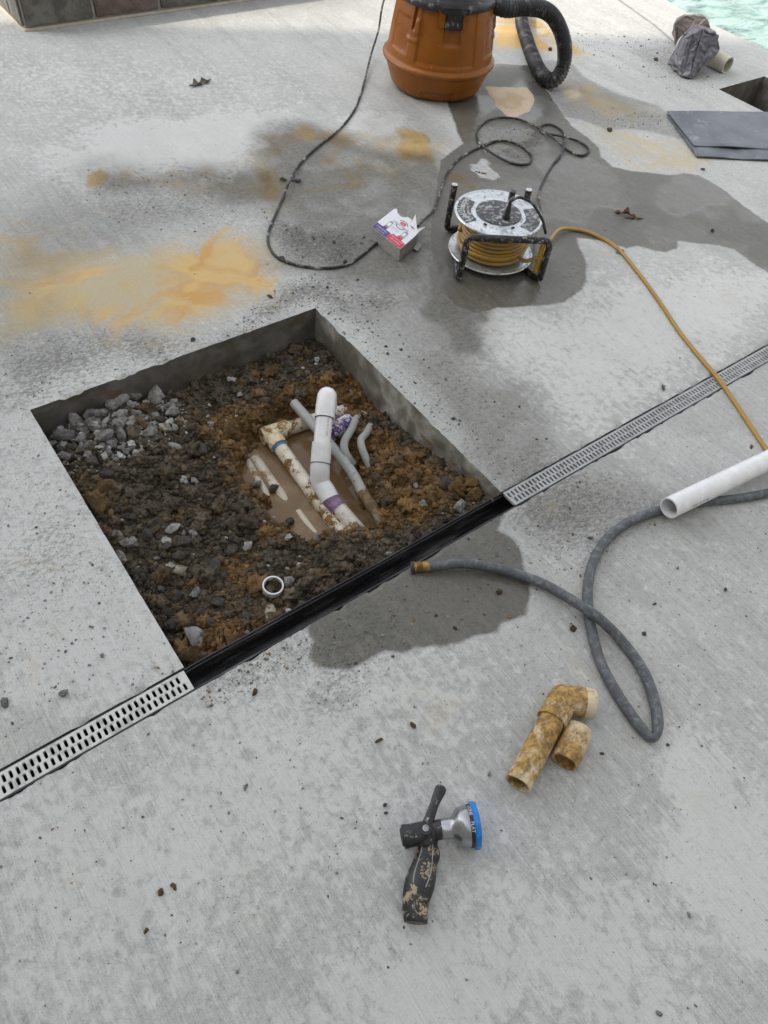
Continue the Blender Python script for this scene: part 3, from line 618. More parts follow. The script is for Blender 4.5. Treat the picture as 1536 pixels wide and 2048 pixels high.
def ico(sub, seed, jag=0.35, sq=(1, 1, 1), freq=1.6):
    bm = bmesh.new(); bmesh.ops.create_icosphere(bm, subdivisions=sub, radius=1.0)
    off = Vector((seed * 3.7, seed * 1.9, -seed * 2.3))
    for v_ in bm.verts:
        n = mnoise.fractal(v_.co * freq + off, 0.8, 2.0, 3); v_.co *= 1 + jag * n; v_.co = Vector((v_.co.x * sq[0], v_.co.y * sq[1], v_.co.z * sq[2]))
    bm.verts.index_update(); vv = np.array([v_.co[:] for v_ in bm.verts]); ff = np.array([[q.index for q in f_.verts] for f_ in bm.faces]); bm.free(); return vv, ff
def scatter_mesh(name, P_, S_, mat, variants, attrs=None, smooth=False, flat=1.0):
    """joins many small clods (positions P_, radii S_) into one mesh"""
    vs_, fs_, at = [], [], {k_: [] for k_ in (attrs or {})}; o = 0; nvar = len(variants)
    for q in range(nvar):
        idx = np.arange(q, len(P_), nvar)
        if len(idx) == 0: continue
        bv, bf = variants[q]; n = len(idx); th = rng.uniform(0, 2 * np.pi, n); ph = rng.uniform(-0.9, 0.9, n)
        c_, s_ = np.cos(th), np.sin(th); cp_, sp_ = np.cos(ph), np.sin(ph)
        x = bv[None, :, 0]; y = bv[None, :, 1]; z = bv[None, :, 2] * np.ones((n, 1))
        y2 = y * cp_[:, None] - z * sp_[:, None]; z2 = y * sp_[:, None] + z * cp_[:, None]
        x3 = x * c_[:, None] - y2 * s_[:, None]; y3 = x * s_[:, None] + y2 * c_[:, None]
        vv = np.stack([x3, y3, z2 * flat], 2) * S_[idx][:, None, None] + P_[idx][:, None, :]
        vs_.append(vv.reshape(-1, 3)); fs_.append((bf[None] + (np.arange(n) * len(bv))[:, None, None]).reshape(-1, 3) + o); o += n * len(bv)
        for k_ in at: at[k_].append(np.repeat(attrs[k_][idx], len(bv)))
    return link(name, np_mesh(name, np.concatenate(vs_), np.concatenate(fs_), mat, smooth, {k_: np.concatenate(v_) for k_, v_ in at.items()}))
V1 = [ico(1, s_, 0.7, (1, 0.8, 0.7), 2.2) for s_ in range(8)]; V2 = [ico(3, s_ + 20, 0.85, (1, 0.85, 0.7), 2.9) for s_ in range(8)]; V3 = [ico(2, s_ + 40, 0.7, (1, 0.8, 0.7), 2.2) for s_ in range(8)]
N = 27000
cxs = rng.uniform(x0 + 0.006, x1 - 0.006, N); cys = rng.uniform(y0 + 0.004, y1 - 0.006, N)
cs = 0.0018 + 0.0026 * rng.pareto(2.4, N); cs = np.clip(cs, 0.0018, 0.011)
h = soil_h(cxs, cys); keep = (h > WATER_Z - 0.012); cxs, cys, cs, h = cxs[keep], cys[keep], cs[keep], h[keep]
clods = scatter_mesh('soil_crumbs', np.stack([cxs, cys, h + cs * 0.25], 1), cs, SOIL, V1, dict(lum=rng.uniform(0, 1, len(cs)) ** 1.5, ochre=np.clip(soil_ochre(cxs, cys) + rng.normal(0, 0.2, len(cs)), 0, 1)))
tag(clods, 'loose crumbs of dark and ochre soil covering the pit floor', kind='stuff')
N = 1900
cxs = rng.uniform(x0 + 0.015, x1 - 0.015, N); cys = rng.uniform(y0 + 0.012, y1 - 0.015, N); cs = np.clip(0.006 + 0.0055 * rng.pareto(2.3, N), 0.006, 0.026)
h = soil_h(cxs, cys); keep = (h > WATER_Z + 0.005); cxs, cys, cs, h = cxs[keep], cys[keep], cs[keep], h[keep]
cl2 = scatter_mesh('soil_clods', np.stack([cxs, cys, h + cs * 0.2], 1), cs, SOIL, V2, dict(lum=rng.uniform(0.1, 0.9, len(cs)), ochre=np.clip(soil_ochre(cxs, cys) + rng.normal(0, 0.25, len(cs)), 0, 1)), smooth=True)
tag(cl2, 'lumps of clay soil scattered over the pit floor', kind='stuff')

RUB = Gn([(85,850),(180,800),(330,770),(370,820),(330,880),(250,930),(150,950),(110,910)], -0.09)
A = rng.uniform(RUB.min(0), RUB.max(0), (900, 2)); A = A[sdf(A[:, 0], A[:, 1], RUB) < 0.03 * rng.normal(size=900)]
B = np.stack([rng.uniform(x0 + .03, x1 - .03, 170), rng.uniform(y0 + .02, y1 - .03, 170)], 1); A = np.concatenate([A, B]); A = A[(A[:, 0] > x0 + 0.012) & (A[:, 1] < y1 - 0.012)]
cs = np.clip(0.003 + 0.0035 * rng.pareto(2.2, len(A)), 0.003, 0.013); h = soil_h(A[:, 0], A[:, 1]); kp = h > WATER_Z + 0.01; A, cs, h = A[kp], cs[kp], h[kp]
CHIP = MT('concrete_chip', 0.9, 0.3); v = CHIP.pos(); CHIP.set('Base Color', CHIP.mix(CHIP.attr('lum'), (0.10, 0.093, 0.08), (0.44, 0.44, 0.43))); CHIP.bump(CHIP.noise(v, 200, 4), 0.5, 0.002)
tag(scatter_mesh('rubble_chips', np.stack([A[:, 0], A[:, 1], h + cs * 0.6 + 0.002], 1), cs, CHIP.mat, V3, dict(lum=rng.uniform(0, 1, len(cs)))), 'small grey concrete chips strewn between the rubble', kind='stuff')
# muddy water
mw = MT('muddy_water', 0.02, 0.6); v = mw.pos()
mw.set('Base Color', mw.mix(mw.step(mw.noise(v, 9, 4, 0.6, 0.8), 0.4, 0.6), (0.25, 0.160, 0.080), (0.34, 0.235, 0.132)))
mw.bump(mw.noise(v, 25, 3), 0.08, 0.002)
tr = mw.node('ShaderNodeBsdfTransparent'); tr.inputs[0].default_value = (0.62, 0.48, 0.34, 1); mx = mw.node('ShaderNodeMixShader'); mx.inputs[0].default_value = 0.66
mw.t.links.new(tr.outputs[0], mx.inputs[1]); mw.t.links.new(mw.b.outputs[0], mx.inputs[2]); mw.t.links.new(mx.outputs[0], mw.t.nodes['Material Output'].inputs[0])
pw = MB(); bb = BOWL; cxm, cym = bb.mean(0); pts = [(cxm + (q[0] - cxm) * 1.25, cym + (q[1] - cym) * 1.25, WATER_Z) for q in bb]
pw.add(pts, [tuple(range(len(pts)))]); tag(pw.build('muddy_water', mw.mat, smooth=False), 'shallow brown muddy water around the pipes in the pit', kind='structure')

# second pit by the pool
s2 = MB(); nn = 24
for q in range(nn):
    for r_ in range(nn):
        vv = []
        for t, s_ in ((0, 0), (1, 0), (1, 1), (0, 1)):
            xx = hx0 + (hx1 - hx0) * (q + t) / nn; yy2 = hy0 + (hy1 - hy0) * (r_ + s_) / nn
            vv.append((xx, yy2, -0.30 + 0.16 * max(0, (xx - hx0) / (hx1 - hx0) - 0.5) + 0.05 * mnoise.noise(Vector((xx * 9, yy2 * 9, 0)))))
        s2.add(vv, [(0, 1, 2, 3)])
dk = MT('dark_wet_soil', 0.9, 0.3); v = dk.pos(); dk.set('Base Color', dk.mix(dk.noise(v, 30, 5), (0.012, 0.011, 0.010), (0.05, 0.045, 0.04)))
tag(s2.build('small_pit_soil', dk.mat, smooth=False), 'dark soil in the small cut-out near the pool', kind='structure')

# ------------------------------------------------------------------ rocks
def rock_mesh(name, seed, mat, sub=2, sq=(1, 1, 1)):
    r_ = random.Random(seed); bm = bmesh.new()
    for _ in range(15):
        d = Vector((r_.gauss(0, 1), r_.gauss(0, 1), r_.gauss(0, 1))).normalized() * r_.uniform(0.8, 1.1); bm.verts.new(d)
    bmesh.ops.convex_hull(bm, input=bm.verts[:])
    for v_ in [q for q in bm.verts if not q.link_faces]: bm.verts.remove(v_)
    bmesh.ops.subdivide_edges(bm, edges=bm.edges[:], cuts=1, use_grid_fill=True, smooth=0.12)
    bmesh.ops.triangulate(bm, faces=bm.faces[:])
    bmesh.ops.subdivide_edges(bm, edges=bm.edges[:], cuts=1)
    bmesh.ops.triangulate(bm, faces=bm.faces[:])
    off = Vector((seed * 5.1, seed * 2.2, seed))
    for v_ in bm.verts:
        n = mnoise.fractal(v_.co * 2.4 + off, 0.9, 2.1, 4); v_.co += v_.co.normalized() * 0.11 * n
        v_.co = Vector((v_.co.x * sq[0], v_.co.y * sq[1], v_.co.z * sq[2]))
    me = bpy.data.meshes.new(name); bm.to_mesh(me); bm.free(); me.materials.append(mat)
    me.polygons.foreach_set('use_smooth', [True] * len(me.polygons))
    try: me.set_sharp_from_angle(angle=math.radians(32))
    except Exception: pass
    return me
def rock_mat(name, c1, c2, dust, mud=(0.10, 0.075, 0.05)):
    m = MT(name, 0.9, 0.3); v = m.obj(); rn = m.rnd()
    vv_ = m.node('ShaderNodeVectorMath', operation='ADD'); m.inp(vv_, 0, v); m.inp(vv_, 1, m.m('MULTIPLY', rn, 40)); v2 = vv_.outputs[0]
    c = m.mix(m.step(m.noise(v2, 1.6, 6, 0.7), 0.32, 0.68), c1, c2)
    c = m.mix(m.step(m.noise(v2, 2.6, 5, 0.7, 0.5), 0.56, 0.66, 0, 0.8), c, dust)
    c = m.mix(m.step(m.noise(v2, 1.2, 5, 0.7), 0.48, 0.62, 0, 0.8), c, mud)
    c = m.mix(m.step(m.noise(v2, 9, 4, 0.7), 0.55, 0.7, 0, 0.5), c, tuple(x * 0.45 for x in c1))
    br = m.node('ShaderNodeHueSaturation'); m.inp(br, 'Color', c); m.inp(br, 'Value', m.lin(rn, 0, 1, 0.72, 1.25)); m.set('Base Color', br.outputs[0])
    m.bump(m.noise(v2, 7, 6, 0.75), 0.6, 0.15); return m.mat
RM = dict(grey=rock_mat('broken_concrete', (0.23, 0.228, 0.22), (0.40, 0.40, 0.392), (0.54, 0.54, 0.53), (0.15, 0.12, 0.082)),
          white=rock_mat('pale_dusty_concrete', (0.40, 0.40, 0.39), (0.55, 0.55, 0.54), (0.62, 0.62, 0.61), (0.3, 0.26, 0.2)),
          dark=rock_mat('dark_lump', (0.065, 0.063, 0.058), (0.125, 0.12, 0.11), (0.20, 0.195, 0.18)),
          brown=rock_mat('clay_lump', (0.12, 0.072, 0.03), (0.22, 0.138, 0.062), (0.27, 0.20, 0.12)),
          cream=rock_mat('cream_chip', (0.44, 0.41, 0.30), (0.54, 0.51, 0.40), (0.6, 0.57, 0.47)))
RMESH = {k_: [rock_mesh('rock', len(k_) * 11 + ord(k_[0]) + s_ * 7, RM[k_], sq=[(1, .8, .7), (1, .7, .8), (1, .9, .6), (1, .62, .72), (1, .75, .62)][s_ % 5]) for s_ in range(5)] for k_ in RM}
rc = [0]
def on_soil(px, py):
    z = -0.1
    for _ in range(8): p = G(px, py, z); z = float(soil_h(np.array([p.x]), np.array([p.y]))[0]) if (x0 < p.x < x1 and y0 - .01 < p.y < y1) else -0.1
    return G(px, py, z)
def rock(name, p, r, kind, label, cat, group=None, tall=1.0, sink=0.35, long=1.0):
    rc[0] += 1; q = rc[0]; o = link(name, RMESH[kind][q % 5]); rr = random.Random(q * 13 + 5)
    o.location = p + Vector((0, 0, r * 0.6 * (1 - sink))); o.rotation_euler = (rr.uniform(-0.5, 0.5), rr.uniform(-0.5, 0.5), rr.uniform(0, 6.28))
    o.scale = (r * long, r * rr.uniform(0.8, 1.05), r * tall * rr.uniform(0.85, 1.1)); tag(o, label, cat, group); return o
PX2M = 2.2 / 1439
L_PILE = 'grey broken concrete chunk in the rubble pile at the left corner of the pit'
def pile_label(it, kd):
    col_ = {'grey': 'grey broken concrete chunk', 'white': 'pale dusty concrete chunk', 'dark': 'dark grey lump'}[kd]
    x, y = it[0], it[1]
    row = 'against the back wall of the pit' if y < 660 else ('in the middle of the rubble pile' if y < 800 else 'at the front of the rubble pile')
    sz_ = 'large ' if it[2] > 88 else ('small ' if it[2] < 46 else ''); col_ = sz_ + col_.replace('broken ', '').replace('dusty ', '')
    return col_ + ' ' + row + (', left side' if x < 420 else (', right side' if x > 660 else ', centre'))
pile = [(350,665,100,'w'),(335,735,85),(275,835,120),(370,835,62),(430,700,80),(490,690,80),(545,640,85),(610,610,92,'w'),(545,690,42,'w'),(605,700,75),(680,585,68),
        (600,745,85),(500,770,60),(520,830,105),(605,820,92),(660,740,52),(770,805,75),(920,770,62),(910,685,95),(805,700,62),(830,725,60,'d'),
        (900,640,55),(650,790,52),(445,775,80),(380,785,62),(355,945,52),(395,912,42),(275,945,72),(430,960,80,'d'),(525,910,52),(600,885,42),(630,905,42),(610,935,30,'w'),
        (665,890,42),(650,935,30),(920,880,62),(730,520,75,'d'),(470,640,60,'d'),(440,620,50,'d'),(250,900,50,'d'),(690,680,50),(460,730,60),(560,770,55),(405,745,55),(640,660,45),(720,700,45),(320,880,50,'d'),(420,860,45),(480,890,45,'d'),(560,870,40)]
for it in pile:
    kd = {'w': 'white', 'd': 'dark'}.get(it[3] if len(it) > 3 else '', 'grey')
    rock('concrete_chunk', on_soil(40 + it[0] / 2.954, 600 + it[1] / 2.954), it[2] / 2.954 * PX2M * 0.66, kd, pile_label(it, kd), 'rubble', 'rubble pile in the pit corner', sink=0.1)
for (a_, b_, s_, kd, lb, cat) in [(805,583,115,'white','large pale dusty concrete chunk at the back of the rubble pile','rubble'),
        (725,655,112,'brown','rust brown clay lump on top of the rubble pile','clay lump'), (730,745,100,'brown','brown clay lump half buried below the rubble pile','clay lump'),
        (850,765,72,'cream','chunk with pale yellow dust at the right of the rubble pile','rubble'), (1065,900,95,'dark','dark grey soil lump standing alone left of the muddy elbow pipe','soil lump'),
        (1230,780,100,'brown','crumbly brown clay lump left of the muddy elbow pipe','clay lump'), (460,1230,150,'brown','broad brown clay lump by the left edge of the pit','clay lump'),
        (520,1050,90,'dark','dark stone below the rubble pile','stone'), (510,1120,110,'brown','flat brown clay lump below the rubble pile','clay lump')]:
    rock('concrete_chunk' if cat == 'rubble' else cat.replace(' ', '_'), on_soil(40 + a_ / 2.954, 600 + b_ / 2.954), s_ / 2.954 * PX2M * 0.56, kd, lb, cat)
L_FR = 'grey stone lying in the soil in the front half of the pit'
PXF = 2.0 / 1439
def spot(it):
    x, y = it[0], it[1]
    a = 'near the left edge' if x < 340 else ('left of the white ring' if x < 700 else 'close to the white ring')
    return a + (', furthest back' if y < 260 else (', behind the middle' if y < 420 else (', level with the ring' if y < 660 else ', nearest the channel')))
for it in [(50,295,75),(130,345,105),(240,300,100,'d'),(475,280,52),(545,295,85),(600,320,62,'d'),(475,345,112,'d'),(370,370,85,'d'),(75,440,112),(305,440,42,'w'),(450,435,85,'d'),
           (660,525,145,'d'),(775,390,85,'d'),(1245,595,52,'b'),(370,800,95,'d'),(410,870,105,'d'),(690,735,105,'d'),(870,820,65,'d'),(280,830,62,'b'),(210,570,65,'d'),(1040,190,52),
           (150,190,80,'d'),(310,210,80,'d'),(100,180,60,'d'),(720,560,60,'d'),(590,790,70,'d'),(500,850,80,'d'),(640,850,70,'d'),(760,800,60,'d'),(440,700,80,'d'),(330,640,60,'d')]:
    kd = {'w': 'white', 'd': 'dark', 'b': 'brown'}.get(it[3] if len(it) > 3 else '', 'grey')
    lb = {'grey': 'grey stone in the pit soil ' + spot(it), 'dark': 'dark soil lump in the pit ' + spot(it), 'white': 'small pale stone near the left edge of the pit', 'brown': 'small reddish brown stone in the front half of the pit'}[kd]
    rock('stone' if kd != 'dark' else 'soil_lump', on_soil(220 + it[0] / 3.2, 980 + it[1] / 3.2), it[2] / 3.2 * PXF * 0.56, kd, lb, 'stone' if kd != 'dark' else 'soil lump', 'stones in the front half of the pit' if kd != 'dark' else 'dark lumps in the front half of the pit')
for (a_, b_, s_, kd, lb, kw) in [(410,255,95,'white','rounded whitish stone in the left half of the pit, brightest there',{}), (440,525,95,'cream','stone with a pale crust in the middle front of the pit',{}),
        (535,590,92,'brown','brown flat stone in front of the pale crusted stone',{}), (555,675,112,'grey','blue grey angular stone in the front of the pit',{}), (850,420,62,'brown','orange brown clay lump left of the white pipe ring',{}),
        (930,655,82,'brown','rounded brown stone touching the white pipe ring',{}), (1145,600,80,'grey','upright grey stone just right of the white pipe ring',dict(tall=1.7)), (1132,508,36,'white','small white chip on the upright grey stone',{}),
        (1025,805,115,'cream','cream flat chip leaning on the rim of the black channel',dict(tall=0.5)), (545,950,150,'grey','large flat grey stone in the front left corner of the pit',dict(tall=0.7)), (430,980,95,'dark','smooth dark wet stone in the front left corner of the pit',dict(tall=0.6)),
        (500,1060,150,'brown','wet brown clay heap at the front left corner of the pit',dict(tall=0.8)), (760,960,120,'brown','brown clay heap beside the black channel',dict(tall=0.6))]:
    rock('stone' if kd != 'brown' else 'clay_lump', on_soil(220 + a_ / 3.2, 980 + b_ / 3.2), s_ / 3.2 * PXF * 0.56, kd, lb, 'stone', **kw)
for (a_, b_, s_, kd, lb) in [(1040,1590,120,'grey','angular grey concrete lump at the right corner of the pit'), (1065,1660,105,'grey','pale edged stone against the black channel, right end'),
        (1145,1515,120,'brown','wet orange brown clay lump at the right corner of the pit'), (950,1440,140,'dark','dark soil lump along the right wall of the pit'), (720,1410,110,'brown','clay lump between conduit and right wall'), (880,1320,90,'dark','small dark lump by the right wall of the pit')]:
    rock('stone' if kd == 'grey' else 'soil_lump', on_soil(620 + a_ / 3.49, 560 + b_ / 3.49), s_ / 3.49 * PXF * 0.56, kd, lb, 'stone' if kd == 'grey' else 'soil lump')
for (a_, b_, s_, kd, lb) in [(515,965,105,'dark','dark stone resting on the sunken pipe in the muddy water'), (640,1235,100,'dark','grey stone standing in the muddy water'), (880,1370,110,'grey','grey slab of stone at the front edge of the muddy water'), (370,930,110,'grey','grey stone left of the sunken pipes')]:
    p = G(420 + a_ / 4.042, 740 + b_ / 4.042, WATER_Z + 0.004); rock('stone', p, s_ / 4.042 * PX2M * 0.52, kd, lb, 'stone', sink=0.7)

# ------------------------------------------------------------------ pipes in the pit
def muddy_pvc(name, base, mud, lo, hi, scale=16, rough=0.38, prim=None):
    m = MT(name, rough, 0.5); v = m.pos()
    c = m.mix(m.step(m.noise(v, 30, 4), 0.4, 0.7), tuple(x * 0.9 for x in base), base)
    n = m.m('ADD', m.m('MULTIPLY', m.noise(v, scale, 5, 0.68, 0.4), 0.72), m.m('MULTIPLY', m.noise(v, scale * 5.5, 5, 0.75), 0.28)); d = m.step(n, lo, hi)
    mc = m.mix(m.step(m.noise(v, 60, 5, 0.7), 0.4, 0.65), tuple(x * 0.6 for x in mud), tuple(min(1, x * 1.45) for x in mud))
    st = m.step(n, lo - 0.13, lo, 0, 0.55); c = m.mix(st, c, tuple((x + y) / 2 for x, y in zip(base, tuple(q * 1.9 for q in mud))))
    c = m.mix(d, c, mc)
    if prim: c = m.mix(m.step(m.noise(v, 38, 4, 0.6, 0.5), prim[1], prim[1] + 0.05), c, prim[0])
    m.set('Base Color', c); m.set('Roughness', m.lin(d, 0, 1, rough, 0.75)); m.bump(m.m('ADD', m.m('MULTIPLY', d, 1.2), m.noise(v, 160, 4)), 0.4, 0.002); return m.mat
MUD = (0.16, 0.088, 0.028)
PVC = muddy_pvc('clean_white_pvc', (0.78, 0.79, 0.80), (0.35, 0.33, 0.30), 0.68, 0.76, 22, 0.2)
PVC_OLD = muddy_pvc('old_muddy_pvc', (0.74, 0.71, 0.61), (0.21, 0.11, 0.026), 0.535, 0.575, 24, 0.35)
PVC_LOW = muddy_pvc('pvc_caked_at_the_end', (0.72, 0.68, 0.57), (0.19, 0.098, 0.024), 0.485, 0.535, 30, 0.4)
PVC_MID = muddy_pvc('splashed_white_pvc', (0.72, 0.70, 0.65), (0.18, 0.09, 0.022), 0.545, 0.585, 30, 0.35)
PVC_HEAVY = muddy_pvc('mud_caked_pvc', (0.72, 0.66, 0.48), (0.23, 0.125, 0.03), 0.505, 0.56, 26, 0.5)
GREYP = muddy_pvc('grey_conduit', (0.36, 0.375, 0.36), MUD, 0.63, 0.68, 20, 0.4, ((0.16, 0.10, 0.26), 0.66))
GREYMUD = muddy_pvc('mud_covered_conduit', (0.34, 0.34, 0.30), (0.17, 0.11, 0.05), 0.38, 0.52, 14, 0.6)
PRIMER = simple('purple_primer', (0.10, 0.04, 0.20), 0.4, var=0.5, scale=40, dirt=(0.58, 0.56, 0.58), dirt_amt=(0.50, 0.54), dirt_scale=32)
PRIMER2 = simple('faded_purple_primer', (0.24, 0.15, 0.27), 0.45, var=0.3, scale=60)
BLUE = simple('blue_cement', (0.06, 0.22, 0.42), 0.4)
MARK = simple('dark_marker', (0.03, 0.03, 0.035), 0.6)
def pp(px, py, z): return G(px, py, z)
def line(a, b, n=14): return [a + (b - a) * t / (n - 1) for t in range(n)]
ra = 0.0245                                      # 1.5 inch pipe
# old L-shaped pipe: buried run, elbow, run behind the riser
zp = -0.146
E0 = pp(541, 868, zp + 0.006); e1 = pp(712, 1106, zp - 0.03); e2 = pp(695, 820, zp - 0.01)
old = empty('old_pipe', E0); tag(old, 'old mud-stained white pipe with an elbow lying in the muddy water', 'pipe')
d1 = (e1 - E0).normalized(); d2 = (e2 - E0).normalized()
em = E0 + (e1 - E0) * 0.52; q = MB(); q.sweep(line(E0 + d1 * 0.035, em, 16), 0.0222, 20); q.build('long_pipe', PVC_OLD, old)
q = MB(); q.sweep(line(em - d1 * 0.001, e1, 16), [0.0223 + 0.0006 * math.sin(k_ * 2.1) for k_ in range(16)], 20); q.build('muddy_length', PVC_LOW, old)
q = MB(); q.sweep(line(E0 + d2 * 0.04, e2, 16), 0.0222, 20); q.build('cross_pipe', PVC_OLD, old)
q = MB(); q.sweep(line(E0 - d2 * 0.030, E0 + d2 * 0.058, 8), [0.0262, 0.0285, 0.0285, 0.0285, 0.0285, 0.0285, 0.0288, 0.0288], 24); q.sweep(line(E0, E0 + d1 * 0.056, 6), 0.0284, 24)
elb = q.build('elbow', PVC_HEAVY, old)
q = MB(); q.sweep([E0 + d1 * 0.056, E0 + d1 * 0.068], 0.0226, 20, cap=False); q.build('cement_ring', BLUE, elb)
c0 = E0 + d2 * ((e2 - E0).length - 0.055); q = MB(); q.sweep([c0, c0 + d2 * 0.045], 0.0300, 20); cpl = q.build('coupling', PVC_MID, old)
q = MB(); q.sweep([c0 - d2 * 0.040, c0 - d2 * 0.001], 0.0262, 20); q.build('primer_band', PRIMER, cpl)
adopt(old)
# new white riser
B0 = pp(768, 1122, zp - 0.045); B1 = pp(664, 1003, zp + 0.008); B2 = pp(641, 965, zp + 0.03); B3 = pp(640, 940, -0.085); B4 = pp(642, 905, -0.05); T0 = pp(651, 812, 0.018)
T1 = pp(654, 797, 0.022); Tb = Vector((0.42, 0.46, 0)).normalized()
riser = empty('white_riser_pipe', B0); tag(riser, 'new white pipe rising out of the pit with bends and a purple band', 'pipe')
q = MB(); dB = (B1 - B0).normalized(); Bm = B0.lerp(B1, 0.48); q.sweep(line(Bm, B1, 10), ra, 24); q.build('buried_pipe', PVC_MID, riser)
q = MB(); q.sweep(line(B0, Bm + dB * 0.001, 10), [ra + 0.0006 * math.sin(k_ * 1.9) for k_ in range(10)], 24); q.build('muddy_length', PVC_LOW, riser)
q = MB(); q.sweep(line(B1 - dB * 0.030, B1 + dB * 0.008, 3), ra * 1.05, 24); q.build('primer_band', PRIMER2, riser)
bend = catmull([B1 + dB * 0.008, B1.lerp(B2, 0.6), B2, B3, B3.lerp(B4, 0.4)], 0.008)
q = MB(); q.sweep(bend, 0.0285, 24); b1_ = q.build('lower_bend', PVC, riser)
dT = (T0 - B4).normalized()
q = MB(); q.sweep(line(B3.lerp(B4, 0.3), B4 + dT * 0.03, 8), [0.0287, 0.0289, 0.0290, 0.0290, 0.0290, 0.0290, 0.0289, 0.0284], 24); cp1 = q.build('coupling', PVC, riser)
q = MB(); q.sweep([B3.lerp(B4, 0.3), B3.lerp(B4, 0.3) + dT * 0.0025], 0.0305, 24); q.build('marker_line', MARK, cp1)
q = MB(); q.sweep(line(B4, T0, 10), ra, 24); up = q.build('upright_pipe', PVC, riser)
hd = Vector((0.55, 0.62, -0.10)).normalized()
topb = catmull([T0 - dT * 0.036, T0 - dT * 0.01, T0 + dT * 0.008 + hd * 0.003, T0 + dT * 0.018 + hd * 0.016, T0 + dT * 0.012 + hd * 0.036 - Vector((0, 0, .014)), T0 + hd * 0.044 - Vector((0, 0, .045))], 0.006)
q = MB(); q.sweep(topb, 0.0288, 24); te = q.build('top_elbow', PVC, riser)
q = MB(); q.sweep([T0 - dT * 0.038, T0 - dT * 0.0355], 0.0270, 24); q.build('marker_line', MARK, te)
q = MB(); tl = topb[-1]; q.sweep(line(tl + Vector((0, 0, .01)), Vector((tl.x + 0.01, tl.y + 0.01, -0.15)), 6), ra, 20); q.build('drop_pipe', PVC_MID, riser)
q = MB(); q.sweep(line(pp(660, 868, -0.118), pp(700, 842, -0.124), 8), [0.026, 0.0268, 0.027, 0.027, 0.027, 0.027, 0.0265, 0.0245], 24); q.build('primed_coupling', PRIMER, riser)
# faint red print along the upright pipe
tv, tf = text_mesh('PVC 1120 SCH 40', 0.0085); ax = dT; nrm = (Vector((0, 0, CAM_H)) - T0).normalized(); nrm = (nrm - ax * nrm.dot(ax)).normalized(); sd = ax.cross(nrm)
nr2 = (nrm * 0.86 - sd * 0.5).normalized() if (sd.dot(Vector((0.8, -0.58, 0))) < 0) else (nrm * 0.86 + sd * 0.5).normalized()
tz = nr2.cross(ax); mid_p = B4.lerp(T0, 0.56)
q = MB(); q.add([mid_p + ax * v_.x - tz * v_.y * -1 + nr2 * 0.0248 for v_ in tv], tf); q.build('print', simple('red_print', (0.42, 0.08, 0.08), 0.6), up, False)
adopt(riser)
# grey conduit across everything
C0 = pp(588, 806, -0.105); C1 = pp(690, 925, -0.102); C2 = pp(725, 985, -0.110); C3 = pp(796, 1092, -0.150)
cond = empty('grey_conduit', C0); tag(cond, 'straight grey conduit crossing the pit behind the white riser, muddy at its lower end', 'conduit')
q = MB(); q.sweep(catmull([C0, C1, C2], 0.02), 0.0155, 18); q.build('upper_length', GREYP, cond)
q = MB(); q.sweep(catmull([C2 - (C3 - C2) * 0.02, C2.lerp(C3, 0.5), C3], 0.012), [0.0162 + 0.0014 * math.sin(k_ * 1.7) for k_ in range(len(catmull([C2 - (C3 - C2) * 0.02, C2.lerp(C3, 0.5), C3], 0.012)))], 18); q.build('muddy_length', GREYMUD, cond)
adopt(cond)
def bent(name, pts, r, mat, label):
    q = MB(); q.sweep(catmull([pp(*p_) for p_ in pts], 0.01), r, 16); o = q.build(name, mat); tag(o, label, 'hose'); return o
bent('grey_pipe_bend', [(716,832,-0.12), (702,860,-0.092), (689,884,-0.086), (691,906,-0.092), (706,928,-0.125)], 0.0125, GREYP, 'short bent grey pipe next to the purple primed coupling')
bent('grey_pipe_bend', [(744,846,-0.12), (733,866,-0.088), (722,880,-0.080), (726,902,-0.082), (742,938,-0.115)], 0.0115, GREYP, 'short bent grey pipe nearest the right wall of the pit')
def sunk(pts, r, mat, label):
    q = MB(); q.sweep(catmull([pp(*p_) for p_ in pts], 0.012), r, 16); o = q.build('sunken_pipe', mat); tag(o, label, 'pipe', 'pipes sunk in the muddy water'); return o
SUNK = muddy_pvc('waterlogged_pvc', (0.58, 0.55, 0.46), (0.25, 0.17, 0.09), 0.52, 0.60, 22, 0.4)
sunk([(510,918,-0.179), (535,955,-0.1785), (562,992,-0.180), (575,1010,-0.186)], 0.0190, SUNK, 'pale pipe just breaking the surface of the muddy water')
sunk([(494,922,-0.1755), (512,955,-0.175), (533,988,-0.1765), (543,1004,-0.182)], 0.0130, SUNK, 'thinner pale pipe beside it, leftmost in the muddy water')
sunk([(596,1024,-0.176), (612,1046,-0.1755), (632,1070,-0.178)], 0.0125, SUNK, 'short pale pipe piece showing in the front of the muddy water')
# white ring
rp = on_soil(545, 1180); q = MB(); ax = (Vector((0.05, -0.1, 1))).normalized()
q.sweep([rp - ax * 0.010, rp + ax * 0.004, rp + ax * 0.026], 0.0268, 28, inner=0.86); tag(q.build('pipe_ring', PVC, smooth=True), 'short white pipe ring standing in the soil at the front of the pit', 'pipe ring')

